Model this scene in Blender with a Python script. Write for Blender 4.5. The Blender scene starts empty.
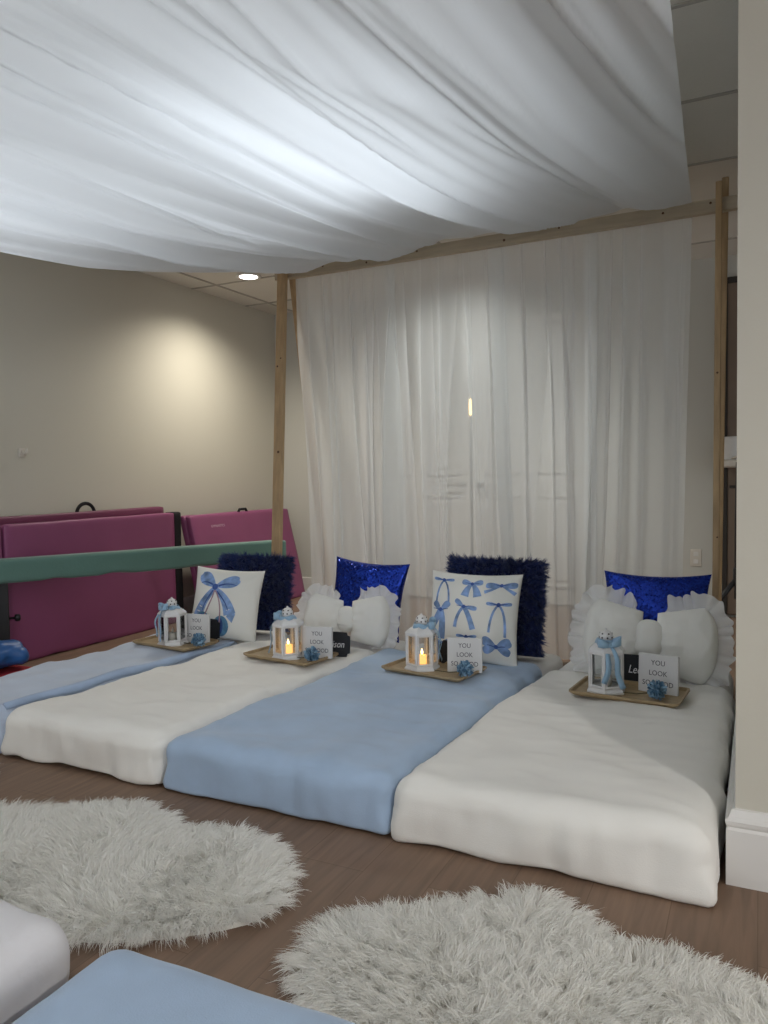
import bpy, math, random
import numpy as np
from mathutils import Vector, Matrix, noise
PI = math.pi
scene = bpy.context.scene
COL = scene.collection
rng = np.random.default_rng(7)
random.seed(7)

# ------------------------------------------------------------------ helpers
def new_obj(name, me, mat=None, parent=None, smooth=True):
    o = bpy.data.objects.new(name, me)
    COL.objects.link(o)
    if mat is not None: me.materials.append(mat)
    if parent is not None: o.parent = parent
    if smooth and len(me.polygons): me.polygons.foreach_set('use_smooth', [True]*len(me.polygons))
    return o

def tag(o, label, cat, group=None, kind=None):
    o['label'] = label; o['category'] = cat
    if group: o['group'] = group
    if kind: o['kind'] = kind
    return o

def thing(name, label, cat, loc=(0, 0, 0), rz=0.0, group=None):
    o = bpy.data.objects.new(name, None); COL.objects.link(o)
    o.empty_display_size = .05
    o.location = loc; o.rotation_euler = (0, 0, rz)
    return tag(o, label, cat, group)

def struct(o):
    o['kind'] = 'structure'; return o

def stuff(o):
    o['kind'] = 'stuff'; return o

def copy_tree(o, parent=None):
    c = o.copy(); COL.objects.link(c)
    if parent is not None: c.parent = parent
    for ch in list(o.children): copy_tree(ch, c)
    return c

class MB:
    """collects simple solids, builds ONE mesh"""
    def __init__(s): s.v = []; s.f = []
    def add(s, v, f):
        n = len(s.v); s.v += [tuple(p) for p in v]; s.f += [tuple(i+n for i in q) for q in f]; return s
    def box(s, x0, x1, y0, y1, z0, z1, m=None):
        v = [(x, y, z) for z in (z0, z1) for y in (y0, y1) for x in (x0, x1)]
        if m is not None: v = [tuple(m @ Vector(p)) for p in v]
        return s.add(v, [(0, 2, 3, 1), (4, 5, 7, 6), (0, 1, 5, 4), (2, 6, 7, 3), (0, 4, 6, 2), (1, 3, 7, 5)])
    def bbox(s, x0, x1, y0, y1, z0, z1, b=.004, m=None):
        """box with chamfered edges"""
        v = []; idx = {}
        for ix, (xa, sx) in enumerate(((x0, 1), (x1, -1))):
            for iy, (ya, sy) in enumerate(((y0, 1), (y1, -1))):
                for iz, (za, sz) in enumerate(((z0, 1), (z1, -1))):
                    for k, p in enumerate(((xa, ya+sy*b, za+sz*b), (xa+sx*b, ya, za+sz*b), (xa+sx*b, ya+sy*b, za))):
                        idx[(ix, iy, iz, k)] = len(v); v.append(p)
        F = []
        I = lambda a, bb, c, k: idx[(a, bb, c, k)]
        for ix in (0, 1):
            q = [I(ix, 0, 0, 0), I(ix, 0, 1, 0), I(ix, 1, 1, 0), I(ix, 1, 0, 0)]; F.append(q if ix == 0 else q[::-1])
        for iy in (0, 1):
            q = [I(0, iy, 0, 1), I(1, iy, 0, 1), I(1, iy, 1, 1), I(0, iy, 1, 1)]; F.append(q if iy == 0 else q[::-1])
        for iz in (0, 1):
            q = [I(0, 0, iz, 2), I(0, 1, iz, 2), I(1, 1, iz, 2), I(1, 0, iz, 2)]; F.append(q if iz == 0 else q[::-1])
        for a in (0, 1):
            for c in (0, 1):
                F.append([I(a, c, 0, 0), I(a, c, 1, 0), I(a, c, 1, 1), I(a, c, 0, 1)])
                F.append([I(a, 0, c, 0), I(a, 1, c, 0), I(a, 1, c, 2), I(a, 0, c, 2)])
                F.append([I(0, a, c, 1), I(1, a, c, 1), I(1, a, c, 2), I(0, a, c, 2)])
        for a in (0, 1):
            for bb in (0, 1):
                for c in (0, 1): F.append([I(a, bb, c, 0), I(a, bb, c, 1), I(a, bb, c, 2)])
        if m is not None: v = [tuple(m @ Vector(p)) for p in v]
        return s.add(v, F)
    def tube(s, pts, r, n=10, cap=True, flat=1.0):
        pts = [Vector(p) for p in pts]; k = len(pts)
        rs = r if isinstance(r, (list, tuple)) else [r]*k
        v = []; f = []; up = None
        for i, p in enumerate(pts):
            t = (pts[min(i+1, k-1)]-pts[max(i-1, 0)]).normalized()
            if up is None:
                up = Vector((0, 0, 1)) if abs(t.z) < .9 else Vector((0, 1, 0))
            a = t.cross(up).normalized(); b = a.cross(t).normalized(); up = b
            for j in range(n):
                an = 2*PI*j/n
                v.append(p+a*math.cos(an)*rs[i]+b*math.sin(an)*rs[i]*flat)
        for i in range(k-1):
            for j in range(n):
                f.append((i*n+j, i*n+(j+1) % n, (i+1)*n+(j+1) % n, (i+1)*n+j))
        if cap:
            f.append(tuple(range(n-1, -1, -1))); f.append(tuple((k-1)*n+j for j in range(n)))
        return s.add(v, f)
    def lathe(s, prof, n=24, c=(0, 0, 0), rot=0.0):
        v = []; f = []
        for (r, z) in prof:
            for j in range(n):
                an = 2*PI*j/n+rot
                v.append((c[0]+r*math.cos(an), c[1]+r*math.sin(an), c[2]+z))
        for i in range(len(prof)-1):
            for j in range(n):
                f.append((i*n+j, i*n+(j+1) % n, (i+1)*n+(j+1) % n, (i+1)*n+j))
        f.append(tuple(range(n-1, -1, -1))); f.append(tuple((len(prof)-1)*n+j for j in range(n)))
        return s.add(v, f)
    def prism(s, poly, y0, y1, m=None):
        """polygon in xz extruded along y"""
        n = len(poly)
        v = [(x, y0, z) for x, z in poly]+[(x, y1, z) for x, z in poly]
        if m is not None: v = [tuple(m @ Vector(p)) for p in v]
        f = [tuple(range(n)), tuple(range(2*n-1, n-1, -1))]
        for i in range(n): f.append((i, i+n, (i+1) % n+n, (i+1) % n))
        return s.add(v, f)
    def build(s, name, mat, parent=None, smooth=False):
        me = bpy.data.meshes.new(name); me.from_pydata(s.v, [], s.f); me.update()
        return new_obj(name, me, mat, parent, smooth)

def fast_mesh(name, V, Q):
    V = np.asarray(V, np.float32).reshape(-1, 3); Q = np.asarray(Q, np.int32).reshape(-1, 4)
    me = bpy.data.meshes.new(name)
    me.vertices.add(len(V)); me.vertices.foreach_set('co', V.ravel())
    me.loops.add(Q.size); me.loops.foreach_set('vertex_index', Q.ravel())
    me.polygons.add(len(Q)); me.polygons.foreach_set('loop_start', np.arange(0, Q.size, 4, dtype=np.int32))
    me.update(calc_edges=True); me.validate()
    return me

def grid_faces(nu, nv, off=0):
    i, j = np.meshgrid(np.arange(nu-1), np.arange(nv-1), indexing='ij')
    a = (i*nv+j).ravel()+off
    return np.stack([a, a+nv, a+nv+1, a+1], 1)

def solidify(o, t, offset=-1):
    m = o.modifiers.new('thickness', 'SOLIDIFY'); m.thickness = t; m.offset = offset
    return o

# ------------------------------------------------------------------ materials
def srgb(r, g, b):
    f = lambda c: (c/255/12.92) if c/255 <= .04045 else ((c/255+.055)/1.055)**2.4
    return (f(r), f(g), f(b), 1)

def mat(name, col, rough=.6, metal=0.0, spec=.5, bump=0.0, bscale=50, var=0.0, vscale=4, sheen=0.0, coat=0.0,
        emis=None, estr=0.0, trans=0.0, detail=3, stretch=None):
    m = bpy.data.materials.new(name); m.use_nodes = True
    nt = m.node_tree; P = nt.nodes['Principled BSDF']
    P.inputs['Base Color'].default_value = col
    P.inputs['Roughness'].default_value = rough
    P.inputs['Metallic'].default_value = metal
    P.inputs['Specular IOR Level'].default_value = spec
    P.inputs['Sheen Weight'].default_value = sheen
    P.inputs['Coat Weight'].default_value = coat
    P.inputs['Transmission Weight'].default_value = trans
    if emis:
        P.inputs['Emission Color'].default_value = emis; P.inputs['Emission Strength'].default_value = estr
    tc = nt.nodes.new('ShaderNodeTexCoord'); mp = nt.nodes.new('ShaderNodeMapping')
    nt.links.new(tc.outputs['Object'], mp.inputs['Vector'])
    if stretch: mp.inputs['Scale'].default_value = stretch
    if var:
        n = nt.nodes.new('ShaderNodeTexNoise'); n.inputs['Scale'].default_value = vscale; n.inputs['Detail'].default_value = detail
        nt.links.new(mp.outputs[0], n.inputs['Vector'])
        r = nt.nodes.new('ShaderNodeMapRange'); r.inputs[1].default_value = .3; r.inputs[2].default_value = .7
        r.inputs[3].default_value = 1-var; r.inputs[4].default_value = 1+var
        nt.links.new(n.outputs['Fac'], r.inputs[0])
        mx = nt.nodes.new('ShaderNodeMix'); mx.data_type = 'RGBA'; mx.blend_type = 'MULTIPLY'; mx.inputs['Factor'].default_value = 1
        mx.inputs['A'].default_value = col
        nt.links.new(r.outputs[0], mx.inputs['B']); nt.links.new(mx.outputs['Result'], P.inputs['Base Color'])
    if bump:
        n2 = nt.nodes.new('ShaderNodeTexNoise'); n2.inputs['Scale'].default_value = bscale; n2.inputs['Detail'].default_value = 4
        nt.links.new(mp.outputs[0], n2.inputs['Vector'])
        b = nt.nodes.new('ShaderNodeBump'); b.inputs['Strength'].default_value = bump; b.inputs['Distance'].default_value = .01
        nt.links.new(n2.outputs['Fac'], b.inputs['Height']); nt.links.new(b.outputs[0], P.inputs['Normal'])
    return m

def sheer(name, col, transp, transl, weave=0.0):
    m = bpy.data.materials.new(name); m.use_nodes = True
    nt = m.node_tree; nt.nodes.clear()
    out = nt.nodes.new('ShaderNodeOutputMaterial')
    d = nt.nodes.new('ShaderNodeBsdfDiffuse'); d.inputs[0].default_value = col
    t = nt.nodes.new('ShaderNodeBsdfTranslucent'); t.inputs[0].default_value = col
    a = nt.nodes.new('ShaderNodeBsdfTransparent')
    m1 = nt.nodes.new('ShaderNodeMixShader'); m1.inputs[0].default_value = transl
    nt.links.new(d.outputs[0], m1.inputs[1]); nt.links.new(t.outputs[0], m1.inputs[2])
    m2 = nt.nodes.new('ShaderNodeMixShader'); m2.inputs[0].default_value = transp
    nt.links.new(m1.outputs[0], m2.inputs[1]); nt.links.new(a.outputs[0], m2.inputs[2])
    # a sheer weave closes up where it is seen at a slant
    lw = nt.nodes.new('ShaderNodeLayerWeight'); lw.inputs[0].default_value = .35
    mr = nt.nodes.new('ShaderNodeMapRange'); mr.inputs[3].default_value = transp; mr.inputs[4].default_value = transp*weave
    nt.links.new(lw.outputs['Facing'], mr.inputs[0])
    nt.links.new(mr.outputs[0], m2.inputs[0])
    nt.links.new(m2.outputs[0], out.inputs[0])
    return m

def emit(name, col, s):
    m = bpy.data.materials.new(name); m.use_nodes = True
    nt = m.node_tree; nt.nodes.clear()
    out = nt.nodes.new('ShaderNodeOutputMaterial'); e = nt.nodes.new('ShaderNodeEmission')
    e.inputs[0].default_value = col; e.inputs[1].default_value = s
    nt.links.new(e.outputs[0], out.inputs[0]); return m

M = {}
M['wall'] = mat('warm_wall_paint', srgb(202, 198, 185), .75, bump=.05, bscale=120)
M['wall_back'] = mat('back_wall_paint', srgb(196, 195, 188), .75, bump=.05, bscale=120)
M['trim'] = mat('white_trim_paint', srgb(226, 224, 220), .35)
M['door_white'] = mat('white_door_paint', srgb(212, 210, 206), .4)
M['door_brown'] = mat('brown_door', srgb(120, 104, 90), .5, var=.1, vscale=3)
M['blanket_blue'] = mat('blue_plush', srgb(168, 190, 216), .95, sheen=.35, bump=.12, bscale=320, var=.07, vscale=7, spec=.2)
M['blanket_pale'] = mat('pale_blue_plush', srgb(190, 203, 222), .95, sheen=.4, bump=.12, bscale=320, var=.06, vscale=6, spec=.2)
M['blanket_white'] = mat('white_plush', srgb(240, 238, 232), .95, sheen=.3, bump=.10, bscale=320, var=.02, vscale=6, spec=.2)
M['nap'] = mat('blue_plush_nap', srgb(166, 186, 214), .95, sheen=.3, bump=.12, bscale=320, var=.08, vscale=9, spec=.2)
M['sheet'] = mat('white_cotton_sheet', srgb(236, 235, 232), .85, bump=.2, bscale=30, spec=.3)
M['sheet_cool'] = mat('cool_white_sheet', srgb(228, 226, 228), .85, bump=.25, bscale=30, spec=.3)
M['pillow_white'] = mat('white_pillow_cotton', srgb(236, 236, 230), .85, bump=.3, bscale=14, spec=.3)
M['bowpillow'] = mat('white_bow_cushion_cotton', srgb(238, 238, 233), .85, bump=.3, bscale=16, spec=.3)
M['lace'] = sheer('white_lace', srgb(246, 247, 247), .18, .35, .5)
M['navyfur'] = mat('navy_fur', srgb(24, 50, 112), .5, spec=.5, var=.25, vscale=9, sheen=.2)
M['navybase'] = mat('navy_cloth', srgb(16, 28, 76), .9)
M['rugfur'] = sheer('ivory_fur', srgb(254, 253, 249), 0.0, .45, 1.0)
M['rugbase'] = mat('ivory_backing', srgb(236, 233, 226), .9)
M['pine'] = mat('pine_wood', srgb(186, 158, 120), .6, var=.14, vscale=5, stretch=(9, 9, .8), bump=.15, bscale=18)
M['pine_beam'] = mat('pine_beam_wood', srgb(190, 176, 152), .6, var=.12, vscale=5, stretch=(.8, 9, 9), bump=.15, bscale=18)
M['knot'] = mat('wood_knot', srgb(92, 62, 40), .6)
M['tray'] = mat('acacia_tray_wood', srgb(164, 142, 108), .5, var=.16, vscale=6, stretch=(1, 10, 10), bump=.1, bscale=20)
M['lantern'] = mat('white_lantern_metal', srgb(228, 228, 228), .3, metal=.0, coat=.3)
M['hole'] = mat('dark_hole', srgb(40, 38, 36), .8)
M['ribbon'] = mat('pale_blue_ribbon', srgb(148, 184, 212), .45, sheen=.3, spec=.6)
M['wax'] = mat('candle_wax', srgb(232, 226, 214), .5)
M['card'] = mat('white_card', srgb(218, 218, 218), .6)
M['ink'] = mat('grey_ink', srgb(84, 84, 92), .7)
M['slate'] = mat('black_chalkboard', srgb(30, 32, 38), .7)
M['chalk'] = mat('white_chalk', srgb(225, 225, 228), .8)
M['petal'] = mat('blue_petal', srgb(144, 178, 202), .7, var=.25, vscale=60)
M['petal_dark'] = mat('deep_blue_petal', srgb(92, 132, 162), .7, var=.2, vscale=60)
M['stem'] = mat('flower_stem', srgb(76, 72, 40), .7)
M['beam'] = mat('green_suede', srgb(92, 126, 116), .85, sheen=.3, var=.05, vscale=5, bump=.1, bscale=90)
M['black'] = mat('black_steel', srgb(28, 28, 30), .45)
M['blackcloth'] = mat('black_webbing', srgb(22, 20, 24), .9)
M['pink'] = mat('plum_vinyl', srgb(140, 74, 112), .45, spec=.45, var=.04, vscale=3, bump=.12, bscale=6)
M['pink_dark'] = mat('deep_plum_vinyl', srgb(112, 52, 82), .45, bump=.12, bscale=6)
M['redcloth'] = mat('red_cloth', srgb(176, 40, 54), .8)
M['bluebag'] = mat('blue_nylon', srgb(40, 90, 150), .4, var=.2, vscale=12)
M['plastic'] = mat('white_plastic', srgb(214, 208, 198), .35)
M['chrome'] = mat('brushed_steel', srgb(190, 188, 184), .3, metal=1.0)
M['dark'] = mat('dark_gap', srgb(60, 56, 52), .9)
M['bluepaint'] = mat('watercolour_blue', srgb(134, 164, 210), .85, var=.45, vscale=22, detail=5)
M['bluepaint2'] = mat('watercolour_deep_blue', srgb(64, 92, 158), .85, var=.35, vscale=30, detail=5)
M['bluepaint3'] = mat('watercolour_teal', srgb(92, 140, 176), .85, var=.35, vscale=26, detail=5)
M['pinkpaint'] = mat('watercolour_mauve', srgb(170, 142, 150), .85, var=.2, vscale=30)
M['canopy'] = sheer('sheer_canopy_cloth', srgb(236, 238, 240), .008, .50, .2)
M['curtain'] = sheer('sheer_curtain_cloth', srgb(247, 250, 250), .38, .38, .06)
M['gold'] = mat('pink_logo', srgb(200, 170, 186), .6)

def glass_mat():
    m = bpy.data.materials.new('lantern_glass'); m.use_nodes = True
    nt = m.node_tree; nt.nodes.clear()
    out = nt.nodes.new('ShaderNodeOutputMaterial'); t = nt.nodes.new('ShaderNodeBsdfTransparent')
    g = nt.nodes.new('ShaderNodeBsdfGlossy'); g.inputs['Roughness'].default_value = .05
    t.inputs[0].default_value = (.93, .95, .96, 1)
    fr = nt.nodes.new('ShaderNodeFresnel'); fr.inputs[0].default_value = 1.6
    mx = nt.nodes.new('ShaderNodeMixShader')
    nt.links.new(fr.outputs[0], mx.inputs[0]); nt.links.new(t.outputs[0], mx.inputs[1]); nt.links.new(g.outputs[0], mx.inputs[2])
    nt.links.new(mx.outputs[0], out.inputs[0]); return m
M['glass'] = glass_mat()

def sequin_mat():
    m = bpy.data.materials.new('royal_blue_sequins'); m.use_nodes = True
    nt = m.node_tree; P = nt.nodes['Principled BSDF']
    P.inputs['Metallic'].default_value = .85; P.inputs['Roughness'].default_value = .3
    tc = nt.nodes.new('ShaderNodeTexCoord')
    v = nt.nodes.new('ShaderNodeTexVoronoi'); v.inputs['Scale'].default_value = 150
    nt.links.new(tc.outputs['Object'], v.inputs['Vector'])
    cr = nt.nodes.new('ShaderNodeValToRGB')
    cr.color_ramp.elements[0].color = srgb(20, 36, 120); cr.color_ramp.elements[1].color = srgb(40, 72, 186)
    sp = nt.nodes.new('ShaderNodeSeparateColor'); nt.links.new(v.outputs['Color'], sp.inputs[0])
    nt.links.new(sp.outputs[0], cr.inputs[0]); nt.links.new(cr.outputs[0], P.inputs['Base Color'])
    # every sequin tilts its own way
    geo = nt.nodes.new('ShaderNodeNewGeometry')
    sub = nt.nodes.new('ShaderNodeVectorMath'); sub.operation = 'SUBTRACT'; sub.inputs[1].default_value = (.5, .5, .5)
    nt.links.new(v.outputs['Color'], sub.inputs[0])
    sc = nt.nodes.new('ShaderNodeVectorMath'); sc.operation = 'SCALE'; nt.links.new(sub.outputs[0], sc.inputs[0])
    gt = nt.nodes.new('ShaderNodeMath'); gt.operation = 'GREATER_THAN'; gt.inputs[1].default_value = .84
    nt.links.new(sp.outputs[1], gt.inputs[0])
    ma = nt.nodes.new('ShaderNodeMath'); ma.operation = 'MULTIPLY_ADD'; ma.inputs[1].default_value = 1.0; ma.inputs[2].default_value = .16
    nt.links.new(gt.outputs[0], ma.inputs[0]); nt.links.new(ma.outputs[0], sc.inputs['Scale'])
    ad = nt.nodes.new('ShaderNodeVectorMath'); ad.operation = 'ADD'
    nt.links.new(sc.outputs[0], ad.inputs[0]); nt.links.new(geo.outputs['Normal'], ad.inputs[1])
    no = nt.nodes.new('ShaderNodeVectorMath'); no.operation = 'NORMALIZE'
    nt.links.new(ad.outputs[0], no.inputs[0]); nt.links.new(no.outputs[0], P.inputs['Normal'])
    return m
M['sequin'] = sequin_mat()

def floor_mat():
    m = bpy.data.materials.new('brown_wood_planks'); m.use_nodes = True
    nt = m.node_tree; P = nt.nodes['Principled BSDF']; L = nt.links
    tc = nt.nodes.new('ShaderNodeTexCoord')
    mp = nt.nodes.new('ShaderNodeMapping'); mp.inputs['Rotation'].default_value = (0, 0, PI/2)
    L.new(tc.outputs['Object'], mp.inputs['Vector'])
    br = nt.nodes.new('ShaderNodeTexBrick'); br.inputs['Scale'].default_value = 1
    br.inputs['Brick Width'].default_value = 1.22; br.inputs['Row Height'].default_value = .18
    br.inputs['Mortar Size'].default_value = .0012; br.inputs['Mortar Smooth'].default_value = .3
    br.inputs['Color1'].default_value = srgb(124, 100, 82); br.inputs['Color2'].default_value = srgb(135, 110, 91)
    br.inputs['Mortar'].default_value = srgb(106, 84, 66)
    br.offset = .37
    L.new(mp.outputs[0], br.inputs['Vector'])
    m2 = nt.nodes.new('ShaderNodeMapping'); m2.inputs['Scale'].default_value = (22, 1.6, 1)
    L.new(tc.outputs['Object'], m2.inputs['Vector'])
    n = nt.nodes.new('ShaderNodeTexNoise'); n.inputs['Scale'].default_value = 2.2; n.inputs['Detail'].default_value = 6; n.inputs['Distortion'].default_value = .6
    L.new(m2.outputs[0], n.inputs['Vector'])
    r = nt.nodes.new('ShaderNodeMapRange'); r.inputs[1].default_value = .3; r.inputs[2].default_value = .7; r.inputs[3].default_value = .8; r.inputs[4].default_value = 1.15
    L.new(n.outputs['Fac'], r.inputs[0])
    mx = nt.nodes.new('ShaderNodeMix'); mx.data_type = 'RGBA'; mx.blend_type = 'MULTIPLY'; mx.inputs['Factor'].default_value = 1
    L.new(br.outputs['Color'], mx.inputs['A']); L.new(r.outputs[0], mx.inputs['B']); L.new(mx.outputs['Result'], P.inputs['Base Color'])
    P.inputs['Roughness'].default_value = .55
    b = nt.nodes.new('ShaderNodeBump'); b.inputs['Strength'].default_value = .15; b.inputs['Distance'].default_value = .004
    L.new(n.outputs['Fac'], b.inputs['Height']); L.new(b.outputs[0], P.inputs['Normal'])
    return m
M['floor'] = floor_mat()
M['tile'] = mat('ceiling_tile', srgb(220, 216, 207), .9, bump=.3, bscale=140, var=.02, vscale=3)
M['grid'] = mat('ceiling_grid_metal', srgb(178, 173, 164), .7)

# ------------------------------------------------------------------ room
XL, YB, ZC = -3.85, 5.7, 2.44
struct(MB().box(XL-.1, 3.6, -3.2, YB+.1, -.08, 0).build('floor', M['floor']))
c = struct(MB().box(XL-.1, 3.6, -3.2, YB+.1, ZC, ZC+.08).build('ceiling', M['tile']))
P = .672
g = MB()
y = 3.94
ys = [3.94+P*k for k in range(-10, 3) if -3.1 < 3.94+P*k < YB]
xs = [-3.62+.61*k for k in range(0, 12) if -3.62+.61*k < 3.5]
for yy in ys: g.box(XL, 3.5, yy-.008, yy+.008, ZC-.006, ZC+.002)
for xx in xs: g.box(xx-.008, xx+.008, -3.1, YB, ZC-.007, ZC+.002)
g.build('ceiling_grid', M['grid'], c)
struct(MB().box(XL-.1, XL, -3.2, YB+.1, 0, ZC).build('wall_left', M['wall']))
# back wall with the double door opening and a recess for the brown door
DG = -2.045                       # x of the gap between the two leaves
DX0, DX1, DH = DG-.90, DG+.90, 2.125
bw = MB()
bw.box(XL, DX0, YB, YB+.12, 0, ZC).box(DX1, 3.6, YB, YB+.12, 0, ZC).box(DX0, DX1, YB, YB+.12, DH, ZC)
struct(bw.build('wall_back', M['wall_back']))
struct(MB().box(DX0, DX1, YB+.075, YB+.12, 0, DH).build('trim_1', M['dark']))
def leaf(name, x0, x1, side):
    d = struct(MB().bbox(x0, x1, YB+.02, YB+.062, .01, DH-.006, .003).build(name, M['door_white']))
    w = x1-x0; pm = MB()
    rows = [(.14, .84), (1.0, 1.52), (1.66, 1.98)]
    for (a, b) in rows:
        for k in (0, 1):
            px0 = x0+.11+k*(w/2-.025); px1 = px0+w/2-.165
            for (u0, u1, v0, v1) in ((px0, px1, a, a+.022), (px0, px1, b-.022, b), (px0, px0+.022, a, b), (px1-.022, px1, a, b)):
                pm.bbox(u0, u1, YB+.008, YB+.022, v0, v1, .004)
            pm.bbox(px0+.05, px1-.05, YB+.013, YB+.022, a+.05, b-.05, .004)
    pm.build('door_panel', M['door_white'], d)
    hx = x1-.06 if side < 0 else x0+.06
    h = MB(); h.lathe([(.026, 0), (.026, .008), (.012, .012), (.012, .05)], 20)
    hm = Matrix.Translation((hx, YB+.02, .925)) @ Matrix.Rotation(PI/2, 4, 'X')
    h.v = [tuple(hm @ Vector(p)) for p in h.v]
    h.tube([(hx, YB-.028, .925), (hx+side*.05, YB-.032, .925), (hx+side*.11, YB-.028, .922)], [.010, .009, .007], 10)
    h.build('door_handle', M['chrome'], d, True)
    return d
leaf('door_1', DX0+.004, DG-.012, -1)
d2 = leaf('door_2', DG+.012, DX1-.004, 1)
hb = MB()
for z in (.25, 1.05, 1.9): hb.bbox(DX1-.016, DX1+.012, YB-.012, YB+.018, z, z+.10, .002)
hb.build('hinge', M['chrome'], d2)
fr = MB()
for (a, b, z0, z1) in ((DX0-.07, DX0, 0, DH+.07), (DX1, DX1+.07, 0, DH+.07), (DX0, DX1, DH, DH+.07)):
    fr.bbox(a, b, YB-.018, YB+.005, z0, z1, .004)
struct(fr.build('trim_2', M['trim']))
# warm glow showing in the crack
gl = MB(); gl.lathe([(.004, 0), (.013, .01), (.014, .06), (.012, .11), (.004, .13)], 14, (DG, YB+.035, 1.47))
tag(gl.build('glowing_bulb', emit('amber_glow', (1, .62, .22, 1), 5.0), None, True), 'small amber light glowing in the crack between the white double doors', 'light')
# brown door further right
bd = struct(MB().bbox(-.20, .70, YB-.03, YB+.0, .02, 2.25, .004).build('door_3', M['door_brown']))
MB().bbox(-.185, .69, YB-.038, YB-.028, .88, .90, .002).build('rail', M['dark'], bd)
fb = MB(); fb.bbox(-.23, -.20, YB-.04, YB, 0, 2.29, .003).bbox(-.2, .7, YB-.04, YB, 2.25, 2.29, .003)
struct(fb.build('trim_3', M['dark']))
bbm = MB()
for (a, b) in ((XL, DX0-.07), (DX1+.07, -.23)):
    bbm.bbox(a, b, YB-.016, YB, 0, .13, .004)
struct(bbm.build('baseboard_back', M['trim']))
struct(MB().bbox(XL, XL+.016, -3, YB-.02, 0, .13, .004).build('baseboard_left', M['trim']))
# stub wall on the right
WR = -.050; WY = 2.0
struct(MB().box(WR, 2.6, WY, WY+.25, 0, ZC).box(WR, WR+.12, WY+.25, YB-.9, 0, ZC).build('wall_right', M['wall']))
b = MB()
prof = [(0, 0), (.02, 0), (.02, .135), (.016, .142), (.020, .148), (.022, .158), (.014, .166), (.008, .182), (0, .184)]
# profile swept along the front face and round the corner
def sweep(path, nrm):
    vs = []; fs = []
    for (px, py), (nx, ny) in zip(path, nrm):
        for (d, z) in prof: vs.append((px+nx*d, py+ny*d, z))
    n = len(prof)
    for i in range(len(path)-1):
        for j in range(n-1): fs.append((i*n+j, (i+1)*n+j, (i+1)*n+j+1, i*n+j+1))
    return vs, fs
vs, fs = sweep([(2.6, WY), (WR, WY), (WR, YB-.9)], [(0, -1), (-1, -1), (-1, 0)])
b.add(vs, fs)
struct(b.build('baseboard_right', M['trim']))

def plate(name, label, cat, x, y, z, kind, group=None):
    o = thing(name, label, cat, (x, y, z), 0, group)
    MB().bbox(-.037, .037, -.006, 0, -.06, .06, .003).build('cover_plate', M['plastic'], o)
    if kind == 'switch': MB().bbox(-.017, .017, -.010, -.005, -.033, .033, .002).build('rocker', M['trim'], o)
    else:
        for s in (-1, 1): MB().bbox(-.016, .016, -.009, -.005, s*.026-.016, s*.026+.016, .004).build('socket', M['dark' if 0 else 'trim'], o)
    return o
plate('wall_outlet', 'white plate low on the wall just left of the right wooden post', 'outlet', -.397, YB, .40, 'outlet')
plate('light_switch', 'white rocker switch plate seen dimly through the curtain, right of the doors', 'switch', -.961, YB, 1.15, 'switch')
plate('wall_outlet', 'faint white plate low on the wall behind the curtain', 'outlet', -.93, YB, .40, 'outlet')

# wall hook on the left wall
o = thing('wall_hook', 'small white plastic hook stuck on the left wall', 'hook', (XL, 3.07, 1.18))
MB().bbox(0, .008, -.022, .022, -.03, .022, .003).build('hook_plate', M['plastic'], o)
MB().tube([(.008, 0, .0), (.03, 0, -.012), (.045, 0, .0), (.046, 0, .018)], [.010, .009, .008, .006], 10).build('hook_arm', M['plastic'], o, True)

# paper roll fixture by the brown door
o = thing('paper_roll_holder', 'white holder with paper roll on the wall by the brown door', 'dispenser', (-.165, 5.61, 1.02))
MB().bbox(-.065, .07, -.08, .07, 0, .05, .012).build('bracket', M['plastic'], o)
MB().lathe([(.0, .05), (.05, .05), (.054, .06), (.054, .195), (.05, .205), (.018, .205), (.016, .2)], 24).build('paper_roll', M['card'], o, True)
MB().tube([(0, -.06, .06), (.03, -.10, .07), (.07, -.11, .075)], .008, 8).build('lever', M['plastic'], o, True)

# black tripod stand in the far right corner
o = thing('tripod_stand', 'black tripod stand in the far right corner behind the mattresses', 'stand', (-.112, 5.1, 0))
MB().tube([(0, 0, .22), (-.004, 0, .7), (-.006, 0, 1.05)], [.028, .022, .014], 12).build('pole', M['black'], o, True)
for a in (195, 320, 75):
    a = math.radians(a)
    MB().tube([(0, 0, .36), (.26*math.cos(a), .26*math.sin(a), .012)], [.016, .013], 10).build('leg', M['black'], o, True)
MB().lathe([(.032, .30), (.034, .31), (.034, .40), (.03, .41)], 16).build('collar', M['black'], o, True)

# ------------------------------------------------------------------ ceiling lights
def downlight(x, y, energy, label, col=(1, .93, .80), size=110, blend=.8):
    o = thing('ceiling_downlight', label, 'light', (x, y, ZC), 0)
    MB().lathe([(.062, -.001), (.09, -.001), (.092, -.006), (.086, -.010), (.066, -.008), (.062, -.003)], 32).build('trim_ring', M['trim'], o, True)
    MB().lathe([(0.001, -.0075), (.064, -.0075), (.064, -.004), (.001, -.004)], 32).build('lens', emit('downlight_lens', (1, .97, .9, 1), 9), o, False)
    l = bpy.data.lights.new('downlight', 'SPOT'); l.energy = energy; l.color = col; l.spot_size = math.radians(size); l.spot_blend = blend; l.shadow_soft_size = .05
    lo = bpy.data.objects.new('lamp', l); COL.objects.link(lo); lo.parent = o; lo.location = (0, 0, -.03)
    return o
downlight(-3.27, 4.53, 75, 'round ceiling downlight by the left wall, left of the wooden post', size=150, blend=1.0)
downlight(-1.50, 4.58, 90, 'round ceiling downlight between the sheer curtain and the double doors', (.97, .98, .93), size=120, blend=1.0)

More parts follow.
